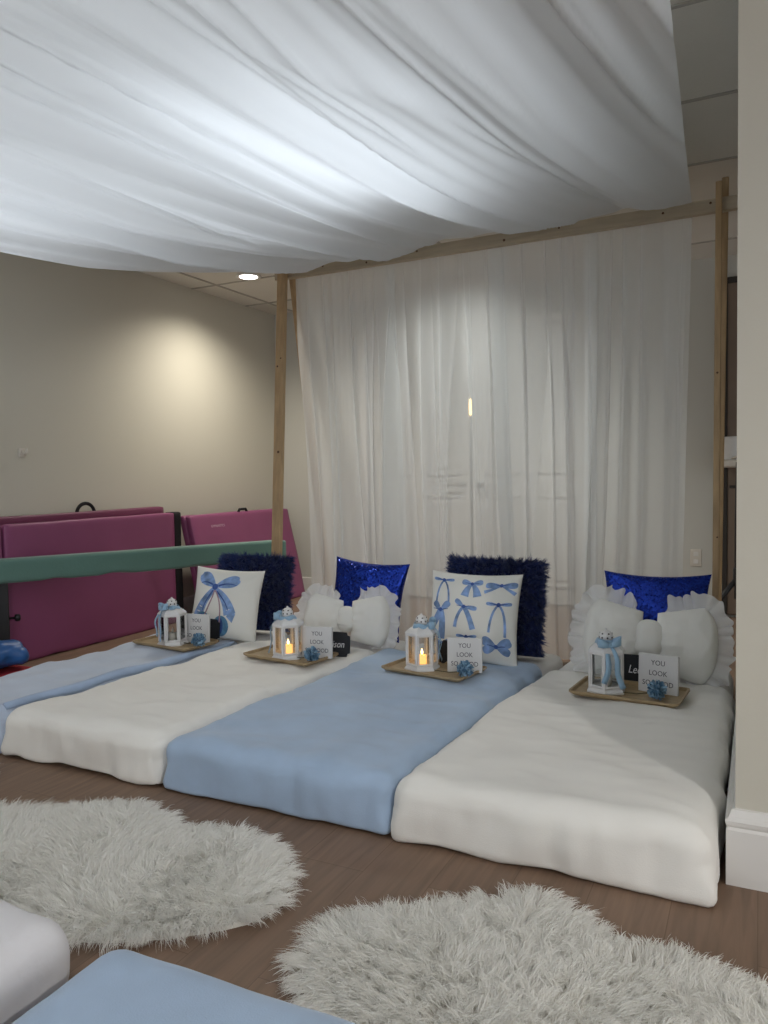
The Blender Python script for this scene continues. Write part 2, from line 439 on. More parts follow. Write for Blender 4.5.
def panel(x, y, s, strength, label, col=(.86, .93, 1, 1), sy=1.2):
    o = thing('ceiling_panel_light', label, 'light', (x, y, ZC))
    h = s/2; k = sy/2
    f = MB()
    for (a, b2, c2, d2_) in ((-h-.02, h+.02, -k-.02, -k), (-h-.02, h+.02, k, k+.02), (-h-.02, -h, -k, k), (h, h+.02, -k, k)):
        f.box(a, b2, c2, d2_, -.012, 0)
    f.build('light_frame', M['trim'], o)
    MB().box(-h, h, -k, k, -.010, -.004).build('diffuser', emit('panel_diffuser', col, strength), o)
    return o
panel(-1.35, 2.15, .6, 3.1, 'ceiling light panel glowing through the middle of the white canopy')
panel(-2.40, 1.5, .6, 2.9, 'ceiling light panel glowing through the left of the white canopy')
panel(-1.15, .1, .6, 5.4, 'ceiling light panel above the canopy near the camera')
panel(-2.35, -.4, .6, 3.8, 'ceiling light panel above the canopy at the near left corner')
downlight(2.1, -.45, 135, 'round ceiling downlight over the open floor right of the camera', (1, .97, .93), size=160, blend=.4)

# ------------------------------------------------------------------ mattresses and blankets
def softbox(w, l, h, r, rb=None, res=.022, seed=0, amp=.006, puff=.012, hem=None, nobottom=False, wr=1.0):
    """rounded, slightly rumpled box, base at z=0, centred in x, y from 0 (foot) to l (head)"""
    a, bq, cq = w/2, l/2, h/2
    nx, ny, nz = max(6, int(w/res)), max(6, int(l/res)), max(8, int(h/res)*2)
    V = []; F = []; key = {}
    def vid(p):
        k = (round(p[0], 5), round(p[1], 5), round(p[2], 5))
        if k not in key: key[k] = len(V); V.append(p)
        return key[k]
    X = np.linspace(-a, a, nx+1); Y = np.linspace(-bq, bq, ny+1); Z = np.linspace(-cq, cq, nz+1)
    def face(A, B, f):
        for i in range(len(A)-1):
            for j in range(len(B)-1):
                F.append((vid(f(A[i], B[j])), vid(f(A[i+1], B[j])), vid(f(A[i+1], B[j+1])), vid(f(A[i], B[j+1]))))
    face(X, Y, lambda u, v: (u, v, cq))
    if not nobottom: face(X[::-1], Y, lambda u, v: (u, v, -cq))
    face(X, Z, lambda u, v: (u, -bq, v))
    face(X[::-1], Z, lambda u, v: (u, bq, v))
    face(Y[::-1], Z, lambda u, v: (-a, u, v))
    face(Y, Z, lambda u, v: (a, u, v))
    out = []; r0 = r
    for (x, y, z) in V:
        r = r0 if (z > 0 or rb is None) else rb+(r0-rb)*max(0, 1+z/(cq*.6))
        ix = max(-a+r, min(a-r, x)); iy = max(-bq+r, min(bq-r, y)); iz = max(-cq+r, min(cq-r, z))
        d = Vector((x-ix, y-iy, z-iz)); n = d.normalized() if d.length > 1e-9 else Vector((0, 0, 1))
        p = Vector((ix, iy, iz))+n*r
        q = Vector((x*2.2+seed*7.1, y*2.2, z*3))
        k = amp*(noise.noise(q)*1.2+noise.noise(q*2.7)*.6*wr)
        # hanging wrinkles on the sides
        side = 1-abs(n.z)
        rr = noise.noise(Vector((x*16+seed, y*16, z*4)))
        k += side*amp*.55*wr*rr
        fine = noise.noise(Vector((x*9+z*6+seed*3, y*22, 1.3)))
        k += amp*.28*wr*max(0, fine)
        if z > 0: p.z += puff*(1-(x/a)**2)*(1-abs(y/bq)**3)
        # underside rides up unevenly
        if z < -cq*.5 and abs(n.z) > .2: p.z += .010*max(0, noise.noise(Vector((x*7+seed, y*7, 5))))*2
        p += n*k
        out.append((p.x, p.y+bq, max(0.0, p.z+cq)))
    if hem is not None:
        keep = []
        for f in F:
            if max(V[i][1] for i in f)+bq <= hem+.02*0: keep.append(f)
        F = keep
        used = sorted({i for f in F for i in f}); mp = {i: k for k, i in enumerate(used)}
        out = [out[i] for i in used]; F = [tuple(mp[i] for i in f) for f in F]
    return out, F

def soft_obj(name, args, m, loc, taper=None):
    V, F = softbox(**args)
    if taper:      # the mattresses stand a little askew: sides given at foot and at head
        (lf, lh), (rf, rh) = taper; a = args['w']/2; W2 = []
        for x, y, z in V:
            t = y/1.73; L_ = lf+(lh-lf)*t; R_ = rf+(rh-rf)*t
            W2.append((L_+(R_-L_)*(x+a)/(2*a)-loc[0], y, z))
        V = W2
    me = bpy.data.meshes.new(name); me.from_pydata(V, [], F); me.update()
    o = new_obj(name, me, m); o.location = loc
    return o

ROW = [  # left side (foot, head), right side (foot, head), blanket material, hem, seed
    ((-2.985, -2.915), (-2.495, -2.322), 'blanket_pale', 1.30, 1),
    ((-2.495, -2.320), (-1.740, -1.574), 'blanket_white', 1.34, 2),
    ((-1.740, -1.572), (-.908, -.802), 'blanket_blue', 1.36, 3),
    ((-.908, -.800), (-.080, -.080), 'blanket_white', 1.32, 4),
]
MLAB = ['white sheeted floor mattress under the pale blue blanket, leftmost of the back row',
        'white sheeted floor mattress under the cream blanket of the second bed from the left',
        'white sheeted floor mattress under the mid blue blanket in the back row',
        'white sheeted floor mattress at the right end of the back row against the stub wall']
BLAB = ['pale blue plush blanket on the leftmost mattress of the back row',
        'cream white plush blanket on the second mattress from the left',
        'mid blue plush blanket hanging over the foot of the third mattress',
        'cream white plush blanket on the rightmost mattress beside the stub wall']
FY = 1.848
for i, (lt, rt_, bm_, hem, sd) in enumerate(ROW):
    x0, x1 = lt[0], rt_[0]; w = x1-x0; cx = (x0+x1)/2
    ins = lambda p, d: (p[0]+d, p[1]+d)
    o = soft_obj('floor_mattress', dict(w=w-.036, l=1.73-.012, h=.158, r=.055, seed=sd+10, amp=.004, res=.028, puff=.006), M['sheet'], (cx, FY+.014, 0), (ins(lt, .016), ins(rt_, -.016)))
    tag(o, MLAB[i], 'mattress', 'mattresses of the back row')
    o = soft_obj('plush_blanket', dict(w=w-.004, l=1.85, h=.176, r=.058, rb=.022, seed=sd, amp=.0135, res=.015, puff=.006, hem=hem, nobottom=True, wr=1.8), M[bm_], (cx, FY, .002), (ins(lt, .006), ins(rt_, -.006)))
    solidify(o, .010)
    tag(o, BLAB[i], 'blanket', 'blankets on the back row of mattresses')
    if i == 0:     # rolled edge of the pale blanket
        pts = []; rs = []
        for k in range(46):
            t = k/45; pts.append((rt_[0]+(rt_[1]-rt_[0])*t*.74-.030+.006*math.sin(t*11)-cx, .05+t*1.22, .166+.004*math.sin(t*19)))
            rs.append((.010+.016*math.sin(PI*min(1, .15+t*.8)))*(1+.22*noise.noise(Vector((t*7, 2, 0)))))
        MB().tube(pts, rs, 14, flat=.8).build('rolled_edge', M['nap'], o, True)['label'] = 'deeper blue rolled edge'
# near mattresses
o = soft_obj('floor_mattress', dict(w=.82, l=1.72, h=.172, r=.062, seed=31, amp=.007, res=.022, puff=.006), M['blanket_blue'], (-.668, -.70, 0))
o.location = (-.658, -.700, 0)
tag(o, 'mid blue plush covered mattress in the bottom foreground', 'mattress', 'mattresses of the near row')
o = soft_obj('floor_mattress', dict(w=.80, l=1.72, h=.175, r=.07, seed=33, amp=.011, res=.022, puff=.012), M['sheet_cool'], (-1.555, -.70, 0))
tag(o, 'white mattress in the bottom left foreground beside the blue one', 'mattress', 'mattresses of the near row')

# ------------------------------------------------------------------ fur
def blades(name, root, tip, mid, width, mat_, parent=None, side=None):
    """curved tapered blades: root (n,3), mid control, tip"""
    n = len(root); ts = np.array([0, .36, .72, 1.0]); ws = np.array([.8, 1.0, .7, .12])
    d = tip-root; r = rng.normal(size=(n, 3)); s = np.cross(d, r); s /= (np.linalg.norm(s, axis=1, keepdims=True)+1e-9)
    V = np.empty((n, 4, 2, 3), np.float32)
    for k, (t, w) in enumerate(zip(ts, ws)):
        p = (1-t)**2*root+2*t*(1-t)*mid+t*t*tip
        off = s*(width*w/2)[:, None]
        V[:, k, 0] = p-off; V[:, k, 1] = p+off
    base = (np.arange(n)*8)[:, None]
    q = np.array([[0, 1, 3, 2], [2, 3, 5, 4], [4, 5, 7, 6]])
    Q = (base[:, None, :]+q[None]).reshape(-1, 4)
    me = fast_mesh(name, V.reshape(-1, 3), Q)
    return new_obj(name, me, mat_, parent)

def smooth_poly(pts, n=220):
    P_ = np.array(pts, float); k = len(P_); out = []
    for i in range(k):
        p0, p1, p2, p3 = P_[(i-1) % k], P_[i], P_[(i+1) % k], P_[(i+2) % k]
        for t in np.linspace(0, 1, n//k, endpoint=False):
            out.append(.5*((2*p1)+(-p0+p2)*t+(2*p0-5*p1+4*p2-p3)*t*t+(-p0+3*p1-3*p2+p3)*t**3))
    return np.array(out)

def in_poly(P_, poly):
    x, y = P_[:, 0], P_[:, 1]; c_ = np.zeros(len(P_), bool); n = len(poly)
    for i in range(n):
        x1, y1 = poly[i]; x2, y2 = poly[(i+1) % n]
        m = ((y1 > y) != (y2 > y)) & (x < (x2-x1)*(y-y1)/(y2-y1+1e-12)+x1); c_ ^= m
    return c_

def fur_rug(label, outline, nclump, per, seed):
    poly = smooth_poly(outline); c0 = poly.mean(0)
    root_o = thing('fur_rug', label, 'rug', (float(c0[0]), float(c0[1]), 0), 0, 'white fur rugs')
    L = poly-c0
    b = MB(); n = len(L)
    v = [(x, y, 0) for x, y in L]+[(x*.985, y*.985, .008) for x, y in L]+[(0, 0, .012), (0, 0, 0)]
    f = [(i, (i+1) % n, n+(i+1) % n, n+i) for i in range(n)]+[(n+i, n+(i+1) % n, 2*n) for i in range(n)]+[((i+1) % n, i, 2*n+1) for i in range(n)]
    b.add(v, f); b.build('rug_backing', M['rugbase'], root_o)
    mn, mx_ = L.min(0), L.max(0)
    pts = []
    while sum(map(len, pts)) < nclump:
        q = rng.uniform(mn, mx_, (4000, 2)); pts.append(q[in_poly(q, L)])
    C_ = np.concatenate(pts)[:nclump]
    # distance and outward direction to the edge
    D = np.linalg.norm(C_[:, None]-L[None], axis=2); j = D.argmin(1); ed = D.min(1)
    nxt = L[(j+1) % n]-L[(j-1) % n]; outn = np.stack([nxt[:, 1], -nxt[:, 0]], 1)
    outn /= np.linalg.norm(outn, axis=1, keepdims=True)
    area = .5*np.sum(L[:, 0]*np.roll(L[:, 1], -1)-L[:, 1]*np.roll(L[:, 0], -1))
    if area < 0: outn = -outn
    edge = np.exp(-(ed/.06)**2)
    # swirling lay of the pile
    lay = np.array([[noise.noise(Vector((p[0]*4.2+seed, p[1]*4.2, 1))), noise.noise(Vector((p[0]*4.2, p[1]*4.2+seed, 9)))] for p in C_])
    dr = lay*1.5+outn*(edge*1.5+.25)[:, None]+rng.normal(size=(nclump, 2))*.35
    dr /= np.linalg.norm(dr, axis=1, keepdims=True)+1e-9
    ln = rng.uniform(.045, .078, nclump)*(1-.12*edge)
    ht = rng.uniform(.026, .052, nclump)*(1-.55*edge)
    ctip = np.concatenate([C_+dr*(ln*(.55+.35*edge))[:, None], ht[:, None]], 1)
    idx = np.repeat(np.arange(nclump), per); N = len(idx)
    rt = np.concatenate([C_[idx]+rng.normal(size=(N, 2))*.010, np.full((N, 1), .006)], 1)
    jit = rng.normal(size=(N, 3))*np.array([.0075, .0075, .005])
    tp = ctip[idx]*.80+(np.concatenate([rt[:, :2]+(ctip[idx]-np.concatenate([C_, np.zeros((nclump, 1))], 1)[idx])[:, :2], ctip[idx][:, 2:]], 1))*.20+jit
    tp[:, 2] = np.maximum(tp[:, 2], .004)
    md = rt*.5+tp*.5; md[:, 2] += .014+.010*rng.random(N)
    md[:, :2] += rng.normal(size=(N, 2))*.004
    stuff(blades('fur_pile', rt, tp, md, rng.uniform(.0012, .0024, N), M['rugfur'], root_o))
    return root_o
fur_rug('white shaggy sheepskin shaped rug at left, in front of the cream blanket',
        [(-2.18, 1.42), (-2.10, 1.50), (-1.90, 1.57), (-1.72, 1.70), (-1.56, 1.67), (-1.46, 1.62), (-1.30, 1.69), (-1.12, 1.62), (-1.03, 1.50), (-1.02, 1.38),
         (-1.12, 1.27), (-1.28, 1.17), (-1.50, 1.10), (-1.75, 1.08), (-2.0, 1.12), (-2.16, 1.25)], 2700, 22, 3)
fur_rug('white shaggy sheepskin shaped rug at right, in front of the rightmost mattress',
        [(-.84, 1.30), (-.83, 1.42), (-.72, 1.53), (-.58, 1.62), (-.47, 1.71), (-.36, 1.66), (-.28, 1.60), (-.14, 1.60), (.02, 1.55), (.16, 1.45), (.24, 1.30),
         (.18, 1.16), (.0, 1.10), (-.2, 1.12), (-.4, 1.14), (-.62, 1.14), (-.76, 1.19)], 2700, 22, 5)
fur_rug('white shaggy rug whose tip just shows at the left edge of the frame',
        [(-2.33, 1.63), (-2.42, 1.72), (-2.62, 1.70), (-2.85, 1.72), (-3.05, 1.55), (-3.05, 1.35), (-2.85, 1.22), (-2.6, 1.28), (-2.40, 1.40), (-2.34, 1.52)], 1000, 14, 8)

# ------------------------------------------------------------------ pillows
def pil(u, v, W, H, T, k, sd, a=.42, wrk=1.0):
    """point on the front of a square pillow; -y is the front"""
    x = W/2*u*(1-k*(1-v*v)); z = H/2*v*(1-k*(1-u*u))
    e = max(0, (1-u*u))**a*max(0, (1-v*v))**a
    w = noise.noise(Vector((u*2.2+sd, v*2.2, .3)))*.10+noise.noise(Vector((u*5+sd, v*5, 1.3)))*.035*wrk
    # tension creases pulling to the corners
    w += .03*wrk*math.sin(11*(abs(u)-abs(v))+sd)*abs(u*v)
    return Vector((x, -T/2*e*(1+w), z+H/2))

def pillow_mesh(name, W, H, T, k, sd, n=44, wrk=1.0):
    V = []; 
    for s in (1, -1):
        for i in range(n):
            for j in range(n):
                u = math.sin(PI/2*(-1+2*i/(n-1))); v = math.sin(PI/2*(-1+2*j/(n-1)))
                p = pil(u, v, W, H, T, k, sd if s > 0 else sd+5, wrk=wrk); p.y *= s
                V.append(tuple(p))
    f1 = grid_faces(n, n); f2 = grid_faces(n, n, n*n)[:, ::-1]
    me = bpy.data.meshes.new(name); me.from_pydata(V, [], [tuple(map(int, q)) for q in np.concatenate([f1, f2])])
    import bmesh
    b = bmesh.new(); b.from_mesh(me); bmesh.ops.remove_doubles(b, verts=b.verts, dist=1e-5); bmesh.ops.recalc_face_normals(b, faces=b.faces)
    b.to_mesh(me); b.free(); me.update()
    return me

def lean(o, deg, roll=0.0):
    o.rotation_euler = (math.radians(-deg), math.radians(roll), o.rotation_euler[2]); return o

def decal(name, S, shapes, m, parent, eps=.0016):
    """flat 2D shapes (outlines in pillow u,v) laid on the pillow surface"""
    V = []; F = []
    def P3(u, v):
        p = S(u, v); return (p.x, p.y-eps, p.z)
    for pts in shapes:
        c_ = np.mean(pts, 0); n = len(pts); base = len(V); R = 5
        V.append(P3(*c_))
        for r in range(1, R+1):
            for q in pts:
                w = c_+(np.array(q)-c_)*r/R; V.append(P3(float(w[0]), float(w[1])))
        for i in range(n): F.append((base, base+1+i, base+1+(i+1) % n))
        for r in range(R-1):
            for i in range(n):
                a = base+1+r*n+i; b2 = base+1+r*n+(i+1) % n
                F.append((a, a+n, b2+n, b2))
    me = bpy.data.meshes.new(name); me.from_pydata(V, [], F); me.update()
    return new_obj(name, me, m, parent)

def loop2(cx, cy, ang, L, W, n=22, pinch=.35):
    """teardrop bow loop from a knot at (cx,cy)"""
    pts = []
    for i in range(n):
        t = 2*PI*i/n
        x = L*.5*(1-math.cos(t)); y = W*.5*math.sin(t)*(pinch+(1-pinch)*(x/L))**1.0
        if x > L*.93: x -= .04*L*math.cos(y*30)
        c_, s_ = math.cos(ang), math.sin(ang)
        pts.append((cx+x*c_-y*s_, cy+x*s_+y*c_))
    return pts
def ribbon2(path, w0, w1, notch=True):
    P_ = [np.array(p, float) for p in path]; n = len(P_); out = []
    Lf, Rt = [], []
    for i, p in enumerate(P_):
        t = P_[min(i+1, n-1)]-P_[max(i-1, 0)]; t /= np.linalg.norm(t)+1e-9; nn = np.array([-t[1], t[0]])
        w = (w0+(w1-w0)*i/(n-1))/2
        Lf.append(p+nn*w); Rt.append(p-nn*w)
    segs = []
    for i in range(n-1): segs.append([tuple(Lf[i]), tuple(Lf[i+1]), tuple(Rt[i+1]), tuple(Rt[i])])
    return segs
def bez(p0, p1, p2, n=7):
    return [tuple((1-t)**2*np.array(p0)+2*t*(1-t)*np.array(p1)+t*t*np.array(p2)) for t in np.linspace(0, 1, n)]
def knot2(cx, cy, r): return [(cx+r*math.cos(a), cy+r*1.1*math.sin(a)) for a in np.linspace(0, 2*PI, 12, endpoint=False)]

def bow_set(cx, cy, s, kind):
    """returns light shapes, dark shapes"""
    A = []; B = []
    if kind == 'thin':
        A += [loop2(cx, cy, PI*.97, .16*s, .06*s), loop2(cx, cy, .03*PI, .16*s, .06*s)]
        A += ribbon2(bez((cx, cy), (cx-.09*s, cy-.1*s), (cx-.10*s, cy-.34*s)), .025*s, .03*s)
        A += ribbon2(bez((cx, cy), (cx+.10*s, cy-.08*s), (cx+.09*s, cy-.38*s)), .025*s, .03*s)
    elif kind == 'fat':
        A += [loop2(cx, cy, PI*.93, .17*s, .12*s), loop2(cx, cy, .07*PI, .17*s, .12*s)]
        A += ribbon2(bez((cx, cy), (cx-.07*s, cy-.06*s), (cx-.10*s, cy-.2*s)), .04*s, .13*s)
        A += ribbon2(bez((cx, cy), (cx+.07*s, cy-.06*s), (cx+.10*s, cy-.2*s)), .04*s, .13*s)
    elif kind == 'wide':
        A += [loop2(cx, cy, PI*1.0, .22*s, .12*s), loop2(cx, cy, 0, .22*s, .12*s)]
        A += ribbon2(bez((cx, cy), (cx-.12*s, cy-.07*s), (cx-.22*s, cy-.10*s)), .02*s, .05*s)
        A += ribbon2(bez((cx, cy), (cx+.12*s, cy-.07*s), (cx+.20*s, cy-.12*s)), .02*s, .05*s)
    elif kind == 'angled':
        A += [loop2(cx, cy, PI*.80, .17*s, .10*s), loop2(cx, cy, -.04*PI, .20*s, .09*s)]
        A += ribbon2(bez((cx, cy), (cx-.10*s, cy-.10*s), (cx-.11*s, cy-.30*s)), .04*s, .05*s)
        A += ribbon2(bez((cx, cy), (cx+.08*s, cy-.10*s), (cx+.15*s, cy-.32*s)), .06*s, .08*s)
    elif kind == 'tail':
        A += [loop2(cx, cy, PI*.75, .15*s, .11*s), loop2(cx, cy, .22*PI, .17*s, .12*s)]
        A += ribbon2(bez((cx, cy), (cx-.04*s, cy-.1*s), (cx-.10*s, cy-.2*s)), .08*s, .10*s)
        A += ribbon2(bez((cx, cy), (cx+.06*s, cy-.15*s), (cx+.04*s, cy-.38*s)), .08*s, .10*s)
    elif kind == 'double':
        A += [loop2(cx, cy, PI*.86, .2*s, .16*s), loop2(cx, cy, .14*PI, .2*s, .16*s), loop2(cx, cy, PI*1.12, .18*s, .14*s), loop2(cx, cy, -.12*PI, .18*s, .14*s)]
    B += [knot2(cx, cy, .025*s)]
    for sg in (-1, 1):
        B += ribbon2([(cx+sg*.02*s, cy), (cx+sg*.07*s, cy+.012*s), (cx+sg*.11*s, cy+.015*s)], .014*s, .006*s)
    return A, B

def base_pillow(name, label, cat, W, H, T, loc, rz, ln, roll, m, sd, k=.07, group=None, wrk=1.0):
    o = thing(name, label, cat, loc, rz, group)
    me = pillow_mesh('cushion', W, H, T, k, sd, wrk=wrk)
    new_obj('cushion', me, m, o)
    lean(o, ln, roll)
    return o

ZB = .182   # top of the bedding
# 1: pillow with one large bow
W1, H1, T1 = .37, .375, .13
p = base_pillow('bow_print_pillow', 'white pillow printed with one large blue bow, on the leftmost mattress', 'pillow', W1, H1, T1, (-2.465, 3.10, ZB-.005), math.radians(16), 16, 4, M['pillow_white'], 2.0, group='white printed pillows')
S1 = lambda u, v: pil(u, v, W1, H1, T1, .07, 2.0)
BT = lambda shapes: [[((x+.36)*1.22-.28, (y-.38)*1.14+.46) for x, y in q_] for q_ in shapes]
A = [loop2(-.36, .38, PI*.80, .50, .46), loop2(-.36, .38, .12*PI, .62, .42)]
A += ribbon2(bez((-.38, .32), (-.62, .05), (-.74, -.38), 8), .12, .26)
A += ribbon2(bez((-.32, .30), (-.02, .12), (.10, -.30), 8), .12, .30)
A += [[(.1, -.20), (.24, -.28), (.16, -.50), (.02, -.36)]]
decal('bow_print', S1, BT(A), M['bluepaint'], p)
Bk = [knot2(-.36, .37, .075)]
Bk += ribbon2(bez((-.42, .42), (-.6, .52), (-.74, .44)), .05, .015)+ribbon2(bez((-.28, .40), (-.05, .52), (.16, .44)), .05, .015)
Bk += ribbon2(bez((-.40, .28), (-.58, .0), (-.62, -.25)), .04, .015)+ribbon2(bez((-.30, .26), (-.05, .05), (.05, -.2)), .04, .015)
decal('bow_shading', S1, BT(Bk), M['bluepaint2'], p, .0026)
St = ribbon2(bez((-.36, .28), (-.42, -.0), (-.56, -.42), 8), .035, .035)+ribbon2(bez((-.34, .28), (-.12, .0), (-.14, -.55), 8), .035, .035)
decal('printed_string', S1, BT(St), M['pinkpaint'], p, .0034)
for (bx, by, rx_, ry_) in ((-.58, -.52, .23, .24), (.02, -.66, .24, .29)):
    bl = [(bx+rx_*math.cos(a), by+ry_*math.sin(a)) for a in np.linspace(0, 2*PI, 22, endpoint=False)]
    q = decal('printed_bauble', S1, [bl], M['bluepaint3'], p, .0022)
    bl = [(bx-.02+rx_*.4*math.cos(a), by+ry_*.8*math.sin(a)) for a in np.linspace(0, 2*PI, 18, endpoint=False)]
    decal('bauble_shading', S1, [bl], M['bluepaint2'], q, .003)

# 3: pillow with rows of small bows
W3, H3, T3 = .415, .405, .13
p = base_pillow('bow_print_pillow', 'white pillow printed with rows of small blue bows, on the third mattress', 'pillow', W3, H3, T3, (-1.128, 3.115, ZB-.005), math.radians(4), 15, 1.0, M['pillow_white'], 4.0, group='white printed pillows')
S3 = lambda u, v: pil(u, v, W3, H3, T3, .07, 4.0)
spec = [(-.68, .80, 1.35, 'thin'), (-.02, .76, 1.25, 'fat'), (.62, .74, 1.35, 'wide'),
        (-.72, .12, 1.45, 'tail'), (-.16, .22, 1.35, 'angled'), (.62, .30, 1.55, 'thin'),
        (-.62, -.62, 1.2, 'fat'), (-.06, -.46, 1.3, 'thin'), (.60, -.62, 1.50, 'double')]
for (cx, cy, s, kd) in spec:
    A, B = bow_set(cx, cy, s*1.18, kd)
    q = decal('bow_print', S3, A, M['bluepaint'], p)
    decal('bow_shading', S3, B, M['bluepaint2'], q, .0026)

# navy fur pillows
def fur_pillow(label, W, H, T, loc, rz, ln, roll, sd, nb=26000):
    o = thing('fur_pillow', label, 'pillow', loc, rz, 'navy fur pillows')
    me = pillow_mesh('cushion', W, H, T, .02, sd, n=30)
    new_obj('cushion', me, M['navybase'], o)
    co = np.empty(len(me.vertices)*3, np.float32); me.vertices.foreach_get('co', co); co = co.reshape(-1, 3)
    nr = np.empty(len(me.vertices)*3, np.float32); me.vertices.foreach_get('normal', nr); nr = nr.reshape(-1, 3)
    ncl = nb//9
    uv = rng.uniform(-1, 1, (ncl, 2)); sgn = rng.choice([1, 1, -1], ncl)
    # extra clumps along the rim
    k = ncl//3; e = rng.integers(0, 4, k); t = rng.uniform(-1, 1, k)
    uv[:k] = np.stack([np.where(e == 0, 1, np.where(e == 1, -1, t)), np.where(e == 2, 1, np.where(e == 3, -1, t))], 1)*.995
    pts = np.array([pil(a, b2, W, H, T, .02, sd) for a, b2 in uv]); pts[:, 1] *= sgn
    cen = np.array([0, 0, H/2]); d = (pts-cen)
    outw = d/np.array([W/2, T/2, H/2])**2*np.array([1, .35, 1]); outw /= np.linalg.norm(outw, axis=1, keepdims=True)+1e-9
    outw = outw*.8+np.stack([np.zeros(ncl), -sgn*.55, -np.full(ncl, .30)], 1)
    outw += rng.normal(size=(ncl, 3))*.33; outw /= np.linalg.norm(outw, axis=1, keepdims=True)
    L_ = rng.uniform(.026, .046, ncl)
    idx = np.repeat(np.arange(ncl), 9); N = len(idx)
    rt = pts[idx]+rng.normal(size=(N, 3))*.004
    tp = pts[idx]+outw[idx]*L_[idx][:, None]+rng.normal(size=(N, 3))*.005
    tp[:, 2] = np.maximum(tp[:, 2], .002); rt[:, 2] = np.maximum(rt[:, 2], .002)
    md = (rt+tp)/2+rng.normal(size=(N, 3))*.003; md[:, 2] = np.maximum(md[:, 2], .002)
    stuff(blades('fur_pile', rt, tp, md, rng.uniform(.0012, .0024, N), M['navyfur'], o))
    lean(o, ln, roll)
    return o
fur_pillow('navy blue fur pillow behind the large bow pillow on the leftmost mattress', .38, .39, .11, (-2.475, 3.37, ZB), math.radians(14), 12, 2, 6.0)
fur_pillow('navy blue fur pillow behind the small bows pillow on the third mattress', .42, .42, .11, (-1.10, 3.33, ZB), math.radians(6), 12, 1.5, 7.0)

# sequin pillows
p = base_pillow('sequin_pillow', 'royal blue sequin pillow standing behind the ruffled bow cushion of the second mattress', 'pillow', .42, .40, .11, (-1.825, 3.42, ZB), math.radians(2), 14, 4, M['sequin'], 9.0, k=.10, group='blue sequin pillows')
p = base_pillow('sequin_pillow', 'royal blue sequin pillow behind the ruffled bow cushion by the stub wall', 'pillow', .44, .40, .11, (-.40, 3.36, ZB), math.radians(0), 16, 0, M['sequin'], 11.0, k=.10, group='blue sequin pillows')

# ruffled bow cushions
def bow_cushion(label, loc, rz, ln, roll, s, sd):
    o = thing('bow_cushion', label, 'pillow', loc, rz, 'white ruffled bow cushions')
    n = 34
    for side in (-1, 1):
        V = []
        hi, ho, W, T = .245*s, .355*s, .222*s, .15*s
        def S(u, v, fs, sc_=1.0):
            h = hi+(ho-hi)*((u+1)/2)**.8
            # bulging outer edge
            o_u = (u+1)/2
            x = side*(.030*s+W*o_u+.03*s*(1-v*v)*o_u-.030*s*abs(v)**5*o_u**2)
            z = h/2*v*(1-.05*(1-u*u)-.07*o_u**6)+.175*s
            e = max(0, 1-u**4)**.5*max(0, 1-v*v)**.42
            w = noise.noise(Vector((u*2+sd+side, v*2, .7)))*.16+noise.noise(Vector((u*5+sd, v*6+side, 2)))*.06
            # gathers near the knot
            w += .12*math.sin(v*16+sd)*max(0, -u)**2
            return Vector((x, -fs*T/2*e*(1+w), z))
        for fs in (1, -1):
            for i in range(n):
                for j in range(n):
                    V.append(tuple(S(math.sin(PI/2*(-1+2*i/(n-1))), math.sin(PI/2*(-1+2*j/(n-1))), fs)))
        f = np.concatenate([grid_faces(n, n), grid_faces(n, n, n*n)[:, ::-1]])
        me = bpy.data.meshes.new('bow_loop'); me.from_pydata(V, [], [tuple(map(int, q)) for q in f])
        import bmesh
        b = bmesh.new(); b.from_mesh(me); bmesh.ops.remove_doubles(b, verts=b.verts, dist=1e-5); bmesh.ops.recalc_face_normals(b, faces=b.faces); b.to_mesh(me); b.free()
        lp = new_obj('bow_loop', me, M['bowpillow'], o)
        # ruffle: top edge, outer edge, bottom edge
        path = [(t, 1) for t in np.linspace(-.75, 1, 66)]+[(1, t) for t in np.linspace(.97, -.97, 110)]+[(t, -1) for t in np.linspace(1, .35, 24)]
        base = [S(a, b2, 1) for a, b2 in path]
        R = 6; V = []; m_ = len(base); s_acc = 0
        for i in range(m_):
            t = (base[min(i+2, m_-1)]-base[max(i-2, 0)]); t.normalize()
            nn = Vector((-t.z, 0, t.x))*side
            nn.y = 0
            if i: s_acc += (base[i]-base[i-1]).length
            ph = s_acc*2*PI/.052+5.0*noise.noise(Vector((i*.05, sd, side)))
            endf = min(1, i/10, (m_-1-i)/8+.2)
            wd = .062*s*endf*(1+.45*noise.noise(Vector((i*.11, sd+3, side))))
            for r in range(R):
                q = r/(R-1)
                p_ = base[i]+nn*wd*q*(1-.05*math.cos(ph)*q)
                p_ = p_+Vector((0, math.sin(ph)*.017*q*(1+.5*math.sin(ph*.37))-.004, 0))+t*math.cos(ph)*.006*q
                p_.z = max(.002, p_.z)
                V.append(tuple(p_))
        me = bpy.data.meshes.new('ruffle'); me.from_pydata(V, [], [tuple(map(int, q)) for q in grid_faces(m_, R)])
        new_obj('ruffle', me, M['lace'], lp)
    # centre knot
    V, F = softbox(.115*s, .12*s, .165*s, .05*s, res=.012, seed=sd, amp=.004, puff=0, wr=2)
    V = [(x, y-.080*s, z+.098*s) for x, y, z in V]
    me = bpy.data.meshes.new('knot'); me.from_pydata(V, [], F); new_obj('knot', me, M['bowpillow'], o)
    lean(o, ln, roll)
    return o
bow_cushion('white ruffled bow shaped cushion on the second mattress, behind the lit lantern', (-1.79, 3.19, ZB-.004), math.radians(14), 14, 1, .76, 1.0)
bow_cushion('white ruffled bow shaped cushion on the rightmost mattress', (-.400, 3.13, ZB-.004), math.radians(4), 14, 3, .90, 3.0)

